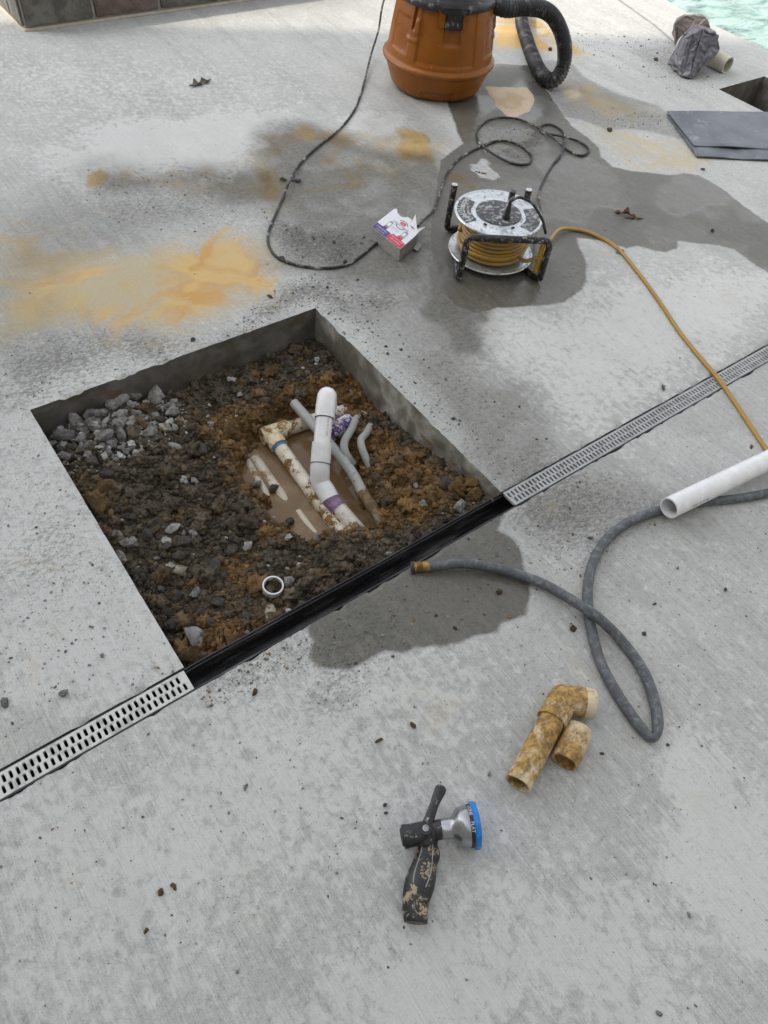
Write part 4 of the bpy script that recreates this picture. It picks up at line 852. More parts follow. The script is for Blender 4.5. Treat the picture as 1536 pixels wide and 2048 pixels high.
# ------------------------------------------------------------------ shop vacuum
VC = Vector((2.614, 2.936, 0)); phi0 = math.atan2(-VC.y, -VC.x)
vac = empty('shop_vacuum', VC); tag(vac, 'dirty orange wet and dry shop vacuum with black lid and ribbed hose', 'vacuum')
om = MT('scuffed_orange_plastic', 0.42, 0.35); v = om.obj()
c = om.mix(om.step(om.noise(v, 7, 5, 0.6), 0.35, 0.65), (0.215, 0.065, 0.003), (0.262, 0.083, 0.004))
zc = om.node('ShaderNodeSeparateXYZ'); om.inp(zc, 0, v); low = om.step(zc.outputs[2], 0.16, 0.02)
dn = om.noise(v, 13, 6, 0.7, 0.5)
c = om.mix(om.m('MULTIPLY', om.step(om.m('ADD', dn, om.m('MULTIPLY', low, 0.10)), 0.60, 0.76), 0.45), c, (0.30, 0.19, 0.11))
c = om.mix(om.step(om.noise(v, 90, 3, 0.6), 0.70, 0.76, 0, 0.8), c, (0.5, 0.42, 0.33))
om.set('Base Color', c); om.set('Roughness', om.lin(dn, 0.35, 0.7, 0.24, 0.55)); om.bump(om.noise(v, 120, 3), 0.12, 0.001)
prof = [(0.208, 0.010), (0.224, 0.026), (0.236, 0.060), (0.250, 0.095), (0.258, 0.118), (0.262, 0.124), (0.270, 0.128), (0.2735, 0.135), (0.2735, 0.141), (0.269, 0.148), (0.259, 0.152), (0.257, 0.158), (0.254, 0.19), (0.248, 0.24), (0.240, 0.30), (0.232, 0.35), (0.2265, 0.383), (0.224, 0.388)]
hs_ = []; rs_ = []
for (r_, z_), (r2, z2) in zip(prof[:-1], prof[1:]):
    k_ = max(1, int((z2 - z_) / 0.006))
    for t in range(k_): hs_.append(z_ + (z2 - z_) * t / k_); rs_.append(r_ + (r2 - r_) * t / k_)
hs_.append(prof[-1][1]); rs_.append(prof[-1][0])
na = 300; vv = []; ff = []
def sm(x, a, b): 
    t = min(1, max(0, (x - a) / (b - a))); return t * t * (3 - 2 * t)
def rec(a, z, a0, a1, z0, z1, w=1.3, wz=0.006): return sm(a, a0 - w, a0) * (1 - sm(a, a1, a1 + w)) * sm(z, z0 - wz, z0) * (1 - sm(z, z1, z1 + wz))
for z_, r_ in zip(hs_, rs_):
    for j in range(na):
        t = 2 * math.pi * j / na; a = (math.degrees(t - phi0) + 180) % 360 - 180
        d = 0
        for off in (0, 120, -120):
            b = (a - off + 180) % 360 - 180
            d -= 0.006 * rec(b, z_, -24, 40, 0.178, 0.42, 1.6, 0.010)
            d -= 0.005 * rec(b, z_, -62, -38, 0.20, 0.33, 1.6, 0.010)
            d -= 0.010 * rec(b, z_, 3, 21, 0.262, 0.345, 1.0, 0.006)
            d -= 0.012 * rec(b, z_, -34, -31, 0.30, 0.42, 0.9)
            d += 0.007 * rec(b, z_, -30.5, -25.5, 0.285, 0.335, 0.9, 0.006)
            d -= 0.010 * rec(b, z_, -14, 22, -0.1, 0.048, 3.0, 0.008)
            d += 0.005 * rec(b, z_, -40, -25, 0.25, 0.262, 1.0, 0.005)
        vv.append(VC + Vector((math.cos(t) * (r_ + d), math.sin(t) * (r_ + d), z_)))
nr = len(hs_)
for i_ in range(nr - 1):
    for j in range(na):
        a = i_ * na + j; b = i_ * na + (j + 1) % na; ff.append((a, b, b + na, a + na))
ff.append(tuple(range(na - 1, -1, -1))); ff.append(tuple((nr - 1) * na + j for j in range(na)))
q = MB(); q.add(vv, ff); tub = q.build('tub', om.mat, vac, angle=60)
bl = simple('black_lid_plastic', (0.018, 0.018, 0.02), 0.4, var=0.3, dirt=(0.22, 0.21, 0.2), dirt_amt=(0.56, 0.63), dirt_scale=18)
q = MB(); q.lathe([(0.219, 0.382), (0.2335, 0.384), (0.2355, 0.390), (0.2355, 0.404), (0.232, 0.410), (0.214, 0.413), (0.205, 0.420), (0.19, 0.47), (0.165, 0.50), (0.12, 0.515), (0.02, 0.52)], VC, seg=96)
lid = q.build('lid', bl, vac)
def vdir(a): t = phi0 + math.radians(a); return Vector((math.cos(t), math.sin(t), 0))
def vrot(a): t = phi0 + math.radians(a); return Matrix.Rotation(t, 3, 'Z')
q = MB(); q.box(VC + vdir(12) * 0.232 + Vector((0, 0, 0.365)), (0.022, 0.076, 0.085), vrot(12), 0.004); q.box(VC + vdir(12) * 0.240 + Vector((0, 0, 0.398)), (0.022, 0.125, 0.022), vrot(12), 0.003); lt = q.build('latch', bl, vac)
for s_ in (-1, 1):
    q = MB(); ang = 12 + s_ * 13.2; q.box(VC + vdir(ang) * 0.2330 + Vector((0, 0, 0.358)), (0.012, 0.030, 0.062), vrot(ang), 0.003); br_ = q.build('latch_bracket', om.mat, vac)
    q = MB(); q.lathe([(0.003, 0), (0.003, 0.0012)], VC + vdir(ang) * 0.2388 + Vector((0, 0, 0.360)), vdir(ang), 10); q.build('rivet', MARK, br_)
q = MB(); q.box(VC + vdir(62) * 0.218 + Vector((0, 0, 0.045)), (0.008, 0.016, 0.012), vrot(62), 0.002); q.box(VC + vdir(70) * 0.212 + Vector((0, 0, 0.025)), (0.008, 0.012, 0.010), vrot(70), 0.002); q.build('caster_clip', bl, vac)
hm_ = MT('black_ribbed_hose', 0.45, 0.4); v = hm_.pos()
hm_.set('Base Color', hm_.mix(hm_.step(hm_.noise(v, 16, 6, 0.7, 0.6), 0.50, 0.66, 0, 0.75), (0.02, 0.021, 0.024), (0.20, 0.195, 0.185)))
hp = catmull([VC + vdir(88) * 0.16 + Vector((0, 0, .40)), pp(1008, 16, .375), pp(1050, 14, .37), pp(1088, 20, .35), pp(1112, 42, .30), pp(1128, 85, .21), pp(1127, 130, .105), pp(1109, 160, .045), pp(1086, 152, .037), pp(1068, 120, .037), pp(1052, 75, .038), pp(1043, 40, .04), pp(1046, 0, .04), pp(1052, -40, .04)], 0.0022)
L_ = 0; rad = []
for k_, p_ in enumerate(hp):
    if k_: L_ += (hp[k_] - hp[k_ - 1]).length
    rad.append(0.0345 + 0.0030 * math.cos(2 * math.pi * L_ / 0.0125) if L_ > 0.16 else 0.037 + 0.001 * math.cos(2 * math.pi * L_ / 0.016))
q = MB(); q.sweep(hp, rad, 22); hose = q.build('suction_hose', hm_.mat, vac, angle=180)
# power cord of the vacuum
CORD = simple('black_cord_rubber', (0.022, 0.022, 0.023), 0.55, var=0.3, dirt=(0.32, 0.31, 0.28), dirt_amt=(0.53, 0.62), dirt_scale=22)
cpts = [VC + vdir(-120) * 0.2 + Vector((0, 0, .43)), pp(800, -60, .36), pp(768, 0, .22), pp(757, 60, .10), pp(742, 110, .03), pp(724, 180, .006), pp(706, 225, .005), pp(675, 262, .005), pp(630, 298, .005), pp(598, 330, .007), pp(580, 360, .024), pp(566, 395, .006), pp(550, 432, .005), pp(537, 465, .005), pp(538, 492, .005), pp(555, 515, .005), pp(590, 529, .005), pp(640, 536, .005), pp(690, 531, .005), pp(725, 510, .005), pp(755, 486, .005), pp(790, 475, .006)]
q = MB(); q.sweep(catmull(cpts, 0.012), 0.0052, 10); q.build('power_cord', CORD, vac)
adopt(vac)

# ------------------------------------------------------------------ cord reel
RC = Vector((1.850, 1.648, 0)); reel = empty('cord_reel', RC); tag(reel, 'metal cable reel lying flat, wound with yellow cord, in a black tube frame', 'cable reel')
galv = MT('splashed_galvanised_steel', 0.32, 0.5, 0.9); v = galv.obj()
sp = galv.voro(v, 85); c = galv.mix(sp, (0.60, 0.64, 0.66), (0.72, 0.75, 0.77))
dd = galv.step(galv.noise(v, 46, 6, 0.78, 0.6), 0.53, 0.60); c = galv.mix(galv.m('MULTIPLY', dd, 0.75), c, (0.15, 0.15, 0.145))
galv.set('Base Color', c); galv.set('Metallic', galv.lin(dd, 0, 1, 0.85, 0.1)); galv.set('Roughness', galv.lin(galv.noise(v, 20, 4), 0.3, 0.7, 0.28, 0.55)); galv.bump(galv.noise(v, 120, 4), 0.15, 0.001)
blkm = simple('spattered_black_tube', (0.014, 0.014, 0.015), 0.35, var=0.3, dirt=(0.35, 0.34, 0.32), dirt_amt=(0.55, 0.61), dirt_scale=60)
drk = simple('spattered_dark_plastic', (0.055, 0.057, 0.06), 0.5, var=0.3, dirt=(0.40, 0.40, 0.40), dirt_amt=(0.52, 0.58), dirt_scale=60)
yel = MT('yellow_cord_jacket', 0.42, 0.5); v = yel.pos()
yel.set('Base Color', yel.mix(yel.step(yel.noise(v, 20, 6, 0.7), 0.42, 0.7, 0, 0.75), (0.36, 0.205, 0.028), (0.27, 0.19, 0.10)))
def disk(z, r, name):
    q = MB(); q.lathe([(0.0, z - 0.002), (r - 0.004, z - 0.002), (r, z - 0.004), (r + 0.002, z), (r, z + 0.0035), (r - 0.005, z + 0.003), (r - 0.009, z + 0.0006), (0.118, z + 0.0006), (0.112, z - 0.0010), (0.099, z - 0.0010), (0.093, z + 0.0006), (0.0, z + 0.0006)], RC, seg=96); return q.build(name, galv.mat, reel, angle=30)
disk(0.030, 0.156, 'lower_flange'); td = disk(0.1745, 0.158, 'upper_flange')
q = MB(); q.lathe([(0.055, 0.032), (0.055, 0.172)], RC, seg=40); q.build('drum', galv.mat, reel)
# wound cord
q = MB(); pts = []; rr = random.Random(3)
layers = [(0.083, 0.160), (0.100, 0.150), (0.117, 0.135)]
zb = 0.037
for li, (r_, ztop) in enumerate(layers):
    turns = int((ztop - 0.04) / 0.0138)
    for k_ in range(turns * 40):
        f_ = k_ / (turns * 40); z_ = 0.041 + (ztop - 0.046) * (f_ if li % 2 == 0 else 1 - f_); t = 2 * math.pi * k_ / 40
        pts.append(RC + Vector((math.cos(t) * (r_ + 0.003 * math.sin(k_ * 0.013 + li)), math.sin(t) * (r_ + 0.003 * math.cos(k_ * 0.017)), z_ + 0.003 * math.sin(t * 1.0 + k_ * 0.004))))
for k_ in range(60):
    f_ = k_ / 60; t = 2 * math.pi * k_ / 44 + 0.4; pts.append(RC + Vector((math.cos(t) * 0.126, math.sin(t) * 0.126, 0.05 + 0.05 * f_)))
q.sweep(pts, 0.0072, 8); q.build('wound_cord', yel.mat, reel, angle=180)
# hub plate with outlets, labels
q = MB(); q.lathe([(0.0, 0.1755), (0.080, 0.1755), (0.083, 0.177), (0.081, 0.1795), (0.074, 0.1805), (0.0, 0.1805)], RC, seg=64); hub = q.build('outlet_plate', drk, reel)
def rpt(px, py, z): return pp(px, py, z) 
for k_, (ox, oy, an) in enumerate([(0.03, 0.012, 0.3), (-0.035, 0.02, 2.4), (0.0, -0.045, 4.6)]):
    q = MB()
    for s_ in (-1, 1): q.box(RC + Vector((ox + 0.006 * s_ * math.cos(an), oy + 0.006 * s_ * math.sin(an), 0.1806)), (0.0022, 0.009, 0.0012), Matrix.Rotation(an, 3, 'Z'))
    q.lathe([(0.0022, 0), (0.0022, 0.0012)], RC + Vector((ox - 0.008 * math.sin(an), oy + 0.008 * math.cos(an), 0.1800)), seg=10); q.build('socket', MARK, hub, False)
def arc_label(a0, a1, r0, r1, name, z=0.1763):
    q = MB(); n = 24; vv = []
    for k_ in range(n + 1):
        t = a0 + (a1 - a0) * k_ / n
        for r_ in (r0, r1): vv.append(RC + Vector((math.cos(t) * r_, math.sin(t) * r_, z)))
    q.add(vv, [(2 * k_, 2 * k_ + 1, 2 * k_ + 3, 2 * k_ + 2) for k_ in range(n)]); return q.build(name, drk, td, False)
def img_ang(px, py): p_ = pp(px, py, 0.1745); return math.atan2(p_.y - RC.y, p_.x - RC.x)
aL = img_ang(930, 420); aR = img_ang(1072, 440)
arc_label(aL - 0.62, aL + 0.62, 0.100, 0.150, 'label_panel'); arc_label(aR - 0.62, aR + 0.55, 0.100, 0.150, 'label_panel')
def arc_text(s_, a, r_, size, flip, parent, z=0.1772):
    tv, tf = text_mesh(s_, size); q = MB(); vv = []
    for p_ in tv:
        t = a + flip * (-p_.x / r_); rd = r_ + flip * p_.y; vv.append(RC + Vector((math.cos(t) * rd, math.sin(t) * rd, z)))
    q.add(vv, tf); return q.build('lettering', simple('white_lettering', (0.62, 0.62, 0.6), 0.6), parent, False)
arc_text('Link2Home', aL, 0.134, 0.034, 1, td); arc_text('CORD REEL', aL, 0.111, 0.012, 1, td)
for an in (aL + 1.0, aR - 0.95):
    q = MB(); q.box(RC + Vector((math.cos(an) * 0.098, math.sin(an) * 0.098, 0.1745)), (0.006, 0.013, 0.006), Matrix.Rotation(an, 3, 'Z'), 0.001); q.build('slot', MARK, td)
# plug and its lead
pl0 = pp(1012, 436, 0.181); q = MB(); q.lathe([(0.013, 0), (0.014, 0.006), (0.011, 0.012), (0.0095, 0.034), (0.0065, 0.042), (0.0055, 0.058)], pl0, (0.12, 0.06, 1), 18)
plug = q.build('plug', simple('black_plug', (0.012, 0.012, 0.013), 0.4), reel)
# frame of bent tube
fr = 0.0120
def tube(pts, name, step=0.006): q = MB(); q.sweep(catmull(pts, step), fr, 14); return q.build(name, blkm, reel)
FL0 = pp(917, 553, 0.012); FR0 = pp(1078, 556, 0.012)
bk0 = Vector((0.586, 0.806, 0)); FL0 = FL0 - bk0 * 0.012; FR0 = FR0 - bk0 * 0.012
FLt = Vector((FL0.x + 0.005, FL0.y, 0.172)); FRt = Vector((FR0.x, FR0.y, 0.168))
dx = (FRt - FLt).normalized(); bk = Vector((-dx.y, dx.x, 0)).normalized()
tube([FL0 + bk * 0.055 + Vector((0, 0, -0.001)), FL0 + bk * 0.02, FL0 + Vector((0, 0, 0.008)), FL0 + Vector((0, 0, 0.03)), FLt - Vector((0, 0, 0.05)), FLt - Vector((0, 0, 0.022)), FLt + dx * 0.007 - Vector((0, 0, .006)), FLt + dx * 0.022, FLt + dx * 0.06, FRt - dx * 0.06, FRt - dx * 0.022, FRt - dx * 0.007 - Vector((0, 0, .006)), FRt - Vector((0, 0, 0.022)), FRt - Vector((0, 0, 0.05)), FR0 + Vector((0, 0, 0.03)), FR0 + Vector((0, 0, 0.008)), FR0 + bk * 0.015 - dx * 0.01, FR0 + bk * 0.05 - dx * 0.03], 'front_frame')
P1 = pp(893, 458, 0.012)
tube([P1 + Vector((0.004, 0.0, 0.175)), P1 + Vector((0.002, 0.0, 0.10)), P1 + Vector((0, 0, 0.03)), P1 + Vector((0.004, -0.004, 0.006)), P1 + Vector((0.03, -0.012, 0.0)), P1 + Vector((0.09, -0.03, 0.0))], 'rear_post')
for (a_, b_, zt_) in ((1058, 380, 0.20), (1026, 382, 0.205)):
    tp = pp(a_, b_, zt_); tube([Vector((tp.x, tp.y, zt_)), Vector((tp.x, tp.y, 0.1)), Vector((tp.x, tp.y, 0.012))] if a_ > 1040 else [Vector((tp.x, tp.y, zt_)), Vector((tp.x, tp.y, 0.177))], 'rear_post' if a_ > 1040 else 'crank_peg')
for (a_, b_, zt_) in ((900, 371, 0.0), ):
    pass
q = MB(); tp0 = P1 + Vector((0.004, 0, 0.175))
q.lathe([(0.0112, 0), (0.0112, 0.002), (0.003, 0.002), (0.003, 0.0005)], tp0, seg=16); q.build('end_cap', galv.mat, reel)
tp = pp(1058, 380, 0.20); q = MB(); q.lathe([(0.0112, 0), (0.0112, 0.002), (0.003, 0.002), (0.003, 0.0005)], tp, seg=16); q.build('end_cap', galv.mat, reel)
# cross bar under the drum
tube([FL0 + bk * 0.05, FL0 + bk * 0.16 + dx * 0.02, P1 + Vector((0.05, -0.02, 0))], 'base_bar', 0.02)
tube([FR0 + bk * 0.05 - dx * 0.03, FR0 + bk * 0.15 - dx * 0.05, Vector((tp.x, tp.y, 0.012))], 'base_bar', 0.02)
# yellow cord guide and lead-out
ye = simple('yellow_plastic', (0.52, 0.30, 0.015), 0.4, var=0.15)
g0 = Vector((FRt.x, FRt.y, 0)) + bk * 0.012 - dx * 0.020
q = MB(); ry = Matrix.Rotation(math.atan2(dx.y, dx.x), 3, 'Z')
q.box(g0 + Vector((0, 0, 0.095)), (0.017, 0.013, 0.125), ry, 0.004); q.box(g0 + Vector((0, 0, 0.150)) + dx * 0.003, (0.026, 0.017, 0.020), ry, 0.005)
q.box(g0 + Vector((0, 0, 0.100)) + dx * 0.006, (0.022, 0.018, 0.018), ry, 0.004); q.box(g0 + Vector((0, 0, 0.045)) + dx * 0.006, (0.022, 0.016, 0.012), ry, 0.004); q.build('cord_guide', ye, reel)
q = MB(); a0 = RC + Vector((math.cos(-1.9) * 0.126, math.sin(-1.9) * 0.126, 0.072))
q.sweep(catmull([a0, RC + Vector((math.cos(-1.5) * 0.128, math.sin(-1.5) * 0.128, 0.072)), g0.lerp(a0, 0.4) + Vector((0, 0, .045)) , g0 + Vector((0, 0, 0.098)), g0 + dx * 0.03 + bk * 0.02 + Vector((0, 0, 0.105))], 0.008), 0.0072, 10); q.build('lead_out', yel.mat, reel)
adopt(reel)

# yellow extension cord leaving the reel
yc = [g0 + dx * 0.028 + bk * 0.018 + Vector((0, 0, .105)), g0 + dx * 0.05 + bk * 0.05 + Vector((0, 0, .085)), g0 + dx * 0.05 + bk * 0.10 + Vector((0, 0, .05)), pp(1115, 462, .02), pp(1150, 459, .008), pp(1190, 470, .007), pp(1235, 497, .0065), pp(1280, 550, .006), pp(1320, 605, .006), pp(1360, 665, .006), pp(1400, 715, .006), pp(1432, 752, .0065), pp(1470, 805, .006), pp(1505, 858, .006), pp(1530, 895, .006), pp(1560, 935, .006), pp(1620, 990, .006)]
q = MB(); q.sweep(catmull(yc, 0.012), 0.0074, 12); ycord = q.build('yellow_extension_cord', yel.mat)
tag(ycord, 'yellow extension cord running from the reel across the right-hand drain grate', 'cord')
# looping black cord from the box to the reel
bc = [pp(836, 452, .03), pp(850, 438, .012), pp(868, 418, .006), pp(880, 385, .0055), pp(892, 350, .0055), pp(918, 318, .0055), pp(960, 294, .0065), pp(1000, 281, .0055), pp(1040, 291, .0055), pp(1063, 312, .0055), pp(1055, 328, .0055), pp(1020, 325, .0055), pp(975, 300, .012), pp(955, 278, .0055), pp(958, 255, .0055), pp(985, 237, .0055), pp(1030, 237, .0055), pp(1070, 252, .006), pp(1110, 278, .012), pp(1135, 300, .0055), pp(1163, 311, .0055), pp(1178, 300, .0055), pp(1160, 284, .0055), pp(1120, 272, .013), pp(1085, 265, .0055), pp(1082, 252, .0055), pp(1105, 250, .0055), pp(1128, 268, .0055), pp(1126, 300, .014), pp(1105, 330, .0055), pp(1088, 360, .0055), pp(1078, 390, .01), pp(1083, 430, .06), pp(1091, 466, .14), pp(1085, 440, .19), pp(1065, 408, .235), pp(1040, 395, .25), pp(1022, 402, .24), Vector(pl0) + Vector((0.007, 0.003, 0.056))]
q = MB(); q.sweep(catmull(bc, 0.008), 0.0050, 10); bcord = q.build('looped_black_cord', CORD); tag(bcord, 'thin black cord looping over the wet concrete from the carton to the reel plug', 'cord')

# ------------------------------------------------------------------ carton
BH = 0.052
Bc = pp(743, 453, BH); Ac = pp(800, 498, BH); vdr = (pp(850, 456, BH) - Ac)
U_ = (Ac - Bc); Wd = vdr
def ct(u, w, z=BH): p_ = Bc + U_ * u + Wd * w; return Vector((p_.x, p_.y, z))
card_w = simple('white_printed_card', (0.68, 0.70, 0.73), 0.5, var=0.04); card_g = simple('grey_card', (0.30, 0.295, 0.28), 0.85, var=0.15, scale=60)
box_root = empty('carton', (Ac.x, Ac.y, 0)); tag(box_root, 'small torn white cardboard carton with purple and red print beside the reel', 'carton')
q = MB()      # side walls, 1.5 mm card
def wallq(u0, w0, u1, w1, z0=0.001, z1=BH - 0.0008):
    a = ct(u0, w0, z0); b = ct(u1, w1, z0); n = Vector((0, 0, 1)).cross(b - a).normalized() * 0.0014
    a2 = ct(u0, w0, z1); b2 = ct(u1, w1, z1); q.add([a, b, b2, a2, a + n, b + n, b2 + n, a2 + n], [(0, 1, 2, 3), (4, 7, 6, 5), (0, 4, 5, 1), (3, 2, 6, 7), (0, 3, 7, 4), (1, 5, 6, 2)])
wallq(0.002, 0.004, 0.998, 0.004); wallq(0.998, 0.006, 0.99, 0.74); wallq(0.004, 0.78, 0.002, 0.01); wallq(0.6, 0.80, 0.10, 0.80, 0.001, BH - 0.012)
q.build('side_wall', card_g, box_root, False)
q = MB()      # corrugated fluting along the near side
for k_ in range(14):
    w = 0.05 + 0.68 * k_ / 14; a = ct(1.004, w, BH / 2 - 0.001); q.box(a, (0.0022, 0.0045, BH - 0.006), Matrix.Rotation(math.atan2(Wd.y, Wd.x) + 1.57, 3, 'Z'))
q.build('fluting', card_g, box_root, False)
top = [(0, 0), (1, 0), (1, 0.3), (0.995, 0.62), (0.97, 0.80), (0.99, 1.04), (0.90, 0.84), (0.86, 0.78), (0.80, 0.74), (0.72, 0.75), (0.66, 0.84), (0.60, 0.93), (0.50, 0.96), (0.42, 0.93), (0.38, 0.86), (0.30, 0.82), (0.22, 0.84), (0.14, 0.86), (0.06, 0.95), (0, 0.90)]
q = MB(); n = len(top); vv = [ct(u, w) + Vector((0, 0, 0.006 * max(0, w - 0.7) * (1 if u > .8 else .3))) for u, w in top]; vv += [p_ - Vector((0, 0, 0.0012)) for p_ in vv]
q.add(vv, [tuple(range(n)), tuple(range(2 * n - 1, n - 1, -1))] + [(k_, (k_ + 1) % n, n + (k_ + 1) % n, n + k_) for k_ in range(n)]); top_o = q.build('top_panel', card_w, box_root, False)
q = MB(); a = ct(0.66, 0.80); b = ct(0.93, 0.76); t_ = ct(0.70, 0.92) + Vector((0, 0, 0.035)); nn_ = Vector((0.0008, 0.0008, 0))
q.add([a, b, t_, a + nn_, b + nn_, t_ + nn_], [(0, 1, 2), (3, 5, 4), (0, 3, 4, 1), (1, 4, 5, 2), (2, 5, 3, 0)]); q.build('torn_flap', card_w, box_root, False)
q = MB(); a = ct(0.97, 0.50, 0.006); q.box(a + Vector((0.03, -0.005, 0.004)), (0.05, 0.02, 0.0015), Matrix.Rotation(0.6, 3, 'Z') @ Matrix.Rotation(0.35, 3, 'X')); q.box(ct(0.3, 1.0, 0.012), (0.06, 0.05, 0.0012), Matrix.Rotation(0.5, 3, 'Z') @ Matrix.Rotation(-0.2, 3, 'Y')); q.build('loose_flap', card_g, box_root, False)
inkm = {k_: simple('ink_' + k_, c_, 0.5, var=0.03) for k_, c_ in dict(purple=(0.075, 0.045, 0.20), red=(0.55, 0.035, 0.075), grey=(0.27, 0.29, 0.31), dark=(0.12, 0.10, 0.13), white=(0.75, 0.76, 0.78), logo=(0.52, 0.03, 0.05)).items()}
def ink(poly, k_, lvl, name='print'): q = MB(); q.add([ct(u, w, BH + 0.0005 * lvl) for u, w in poly], [tuple(range(len(poly)))]); return q.build(name, inkm[k_], top_o, False)
ink([(0.005, 0.002), (0.50, 0.002), (0.50, 0.20), (0.33, 0.20), (0.33, 0.30), (0.22, 0.30), (0.20, 0.22), (0.005, 0.22)], 'purple', 1)
ink([(0.505, 0.002), (0.995, 0.002), (0.995, 0.20), (0.84, 0.22), (0.84, 0.32), (0.70, 0.32), (0.68, 0.24), (0.56, 0.24), (0.505, 0.16)], 'red', 1)
def bottle(u, w):
    ink([(u - .06, w), (u + .06, w), (u + .06, w + .20), (u + .035, w + .25), (u - .035, w + .25), (u - .06, w + .20)], 'grey', 2); ink([(u - .04, w + .06), (u + .04, w + .06), (u + .04, w + .18), (u - .04, w + .18)], 'white', 3)
bottle(0.275, 0.27); bottle(0.775, 0.29)
def ink_text(s_, u, w, size, k_, lvl=3):
    tv, tf = text_mesh(s_, 1.0); q = MB(); L1 = U_.length; L2 = Wd.length
    q.add([ct(u + p_.x * size / L1, w + p_.y * size / L2, BH + 0.0005 * lvl) for p_ in tv], tf); q.build('lettering', inkm[k_], top_o, False)
ink_text('PURPLE PRIMER', 0.25, 0.13, 0.0085, 'white'); ink_text('REGULAR CLEAR', 0.76, 0.16, 0.0085, 'white'); ink_text('PVC CEMENT', 0.76, 0.08, 0.0095, 'white'); ink_text('FOR PVC PIPE', 0.26, 0.05, 0.0075, 'white')
cu, cw = 0.52, 0.62
for a0, a1 in ((0.5, 2.6), (3.7, 5.8)):
    n = 14; pl_ = [(cu + 0.175 * math.cos(a0 + (a1 - a0) * k_ / n), cw + 0.155 * math.sin(a0 + (a1 - a0) * k_ / n)) for k_ in range(n + 1)]; pl_ += [(cu + 0.15 * math.cos(a1 + (a0 - a1) * k_ / n), cw + 0.13 * math.sin(a1 + (a0 - a1) * k_ / n)) for k_ in range(n + 1)]; ink(pl_, 'dark', 1)
ink([(cu - .07, cw - .0), (cu + .07, cw - .0), (cu + .09, cw + .05), (cu + .07, cw + .10), (cu - .07, cw + .10), (cu - .09, cw + .05)], 'logo', 1); ink_text('Oatey', cu, cw + 0.05, 0.0085, 'white', 2); ink_text('HANDY PACK', cu, cw - 0.05, 0.014, 'dark', 2)
ink_text('TWIN PACK', 0.5, 0.40, 0.006, 'dark', 2); ink_text('PRIMER + CEMENT', 0.5, 0.36, 0.005, 'dark', 2)
adopt(box_root)

# ------------------------------------------------------------------ garden hose
gh = MT('dusty_grey_hose', 0.55, 0.4); v = gh.pos()
gh.set('Base Color', gh.mix(gh.step(gh.noise(v, 52, 6, 0.75, 0.5), 0.44, 0.70, 0, 0.75), (0.078, 0.090, 0.100), (0.24, 0.25, 0.255))); gh.bump(gh.noise(v, 200, 3), 0.15, 0.001)
gr = 0.0128
hz = gr
gp = [(850,1133,hz),(880,1130,hz+.006),(930,1127,hz+.010),(1000,1138,hz+.006),(1080,1165,hz+.004),(1130,1192,hz+.012),(1178,1222,hz+.030),(1215,1252,hz+.018),(1252,1292,hz),(1288,1345,hz),(1308,1400,hz),(1315,1440,hz),(1314,1464,hz),(1306,1477,hz),(1292,1468,hz),(1262,1430,hz),(1228,1378,hz),(1200,1322,hz),(1184,1265,hz),(1176,1215,hz),(1176,1170,hz),(1186,1125,hz),(1208,1085,hz),(1245,1052,hz),(1295,1028,hz),(1345,1015,hz),(1410,1004,hz),(1475,997,hz),(1540,985,hz),(1620,965,hz)]
hpth = catmull([pp(*p_) for p_ in gp], 0.006); kink = pp(1308, 1474, hz)
hr = [gr * (1 - 0.28 * math.exp(-((p_ - kink).length / 0.02) ** 2)) for p_ in hpth]
ghose = empty('garden_hose', pp(850, 1133, 0)); tag(ghose, 'dusty grey garden hose with a threaded end, kinked into a loop', 'garden hose')
q = MB(); q.sweep(hpth, hr, 18); q.build('hose_tube', gh.mat, ghose, angle=180)
h0 = hpth[0]; hd_ = (hpth[0] - hpth[3]).normalized(); brass = simple('tarnished_brass', (0.42, 0.27, 0.10), 0.4, 0.8, 0.3, 60, dirt=(0.05, 0.045, 0.04), dirt_amt=(0.5, 0.62), dirt_scale=60)
q = MB(); q.lathe([(gr * 1.02, -0.012), (gr * 1.08, -0.008), (gr * 1.08, -0.001), (0.0128, 0.0), (0.0128, 0.002)] + [(0.0148 if k_ % 2 else 0.0128, 0.003 + 0.0018 * k_) for k_ in range(11)] + [(0.0128, 0.024), (0.0155, 0.0245), (0.0160, 0.033), (0.0150, 0.0345), (0.0095, 0.0345), (0.0090, 0.010)], h0, hd_, 28, cap=False); q.build('threaded_end', brass, ghose)
q = MB(); q.lathe([(0.0160, 0.0255), (0.0164, 0.027), (0.0164, 0.034), (0.0098, 0.0352)], h0, hd_, 28, cap=False); q.build('rubber_washer', MARK, ghose)
adopt(ghose)

# ------------------------------------------------------------------ loose white pipe at the right
pa = pp(1338, 1016, 0.034); pb = pp(1536, 921, 0.034); dd_ = (pb - pa).normalized(); wp = empty('white_pipe', (pa.x, pa.y, 0)); tag(wp, 'long clean white pipe lying over the garden hose at the right', 'pipe')
pa.z = 0.062; pa2 = pp(1338, 1016, 0.058); pb2 = pp(1536, 921, 0.046); dd_ = (pb2 - pa2).normalized()
q = MB(); q.sweep(line(pa2, pa2 + dd_ * 1.25, 10), 0.0295, 32, inner=0.86); wpo = q.build('tube', PVC, wp)
tv, tf = text_mesh('PVC SCH 40', 0.012); nrm = Vector((0, 0, 1)); nrm = (nrm - dd_ * nrm.dot(dd_)).normalized(); sd = nrm.cross(dd_); nv_ = (nrm * 0.25 - sd * 0.97).normalized(); tz = nv_.cross(dd_)
q = MB(); q.add([pa2 + dd_ * (0.09 + p_.x) + tz * p_.y + nv_ * 0.0299 for p_ in tv], tf); q.build('print', simple('grey_print', (0.18, 0.18, 0.19), 0.6), wpo, False)
adopt(wp)

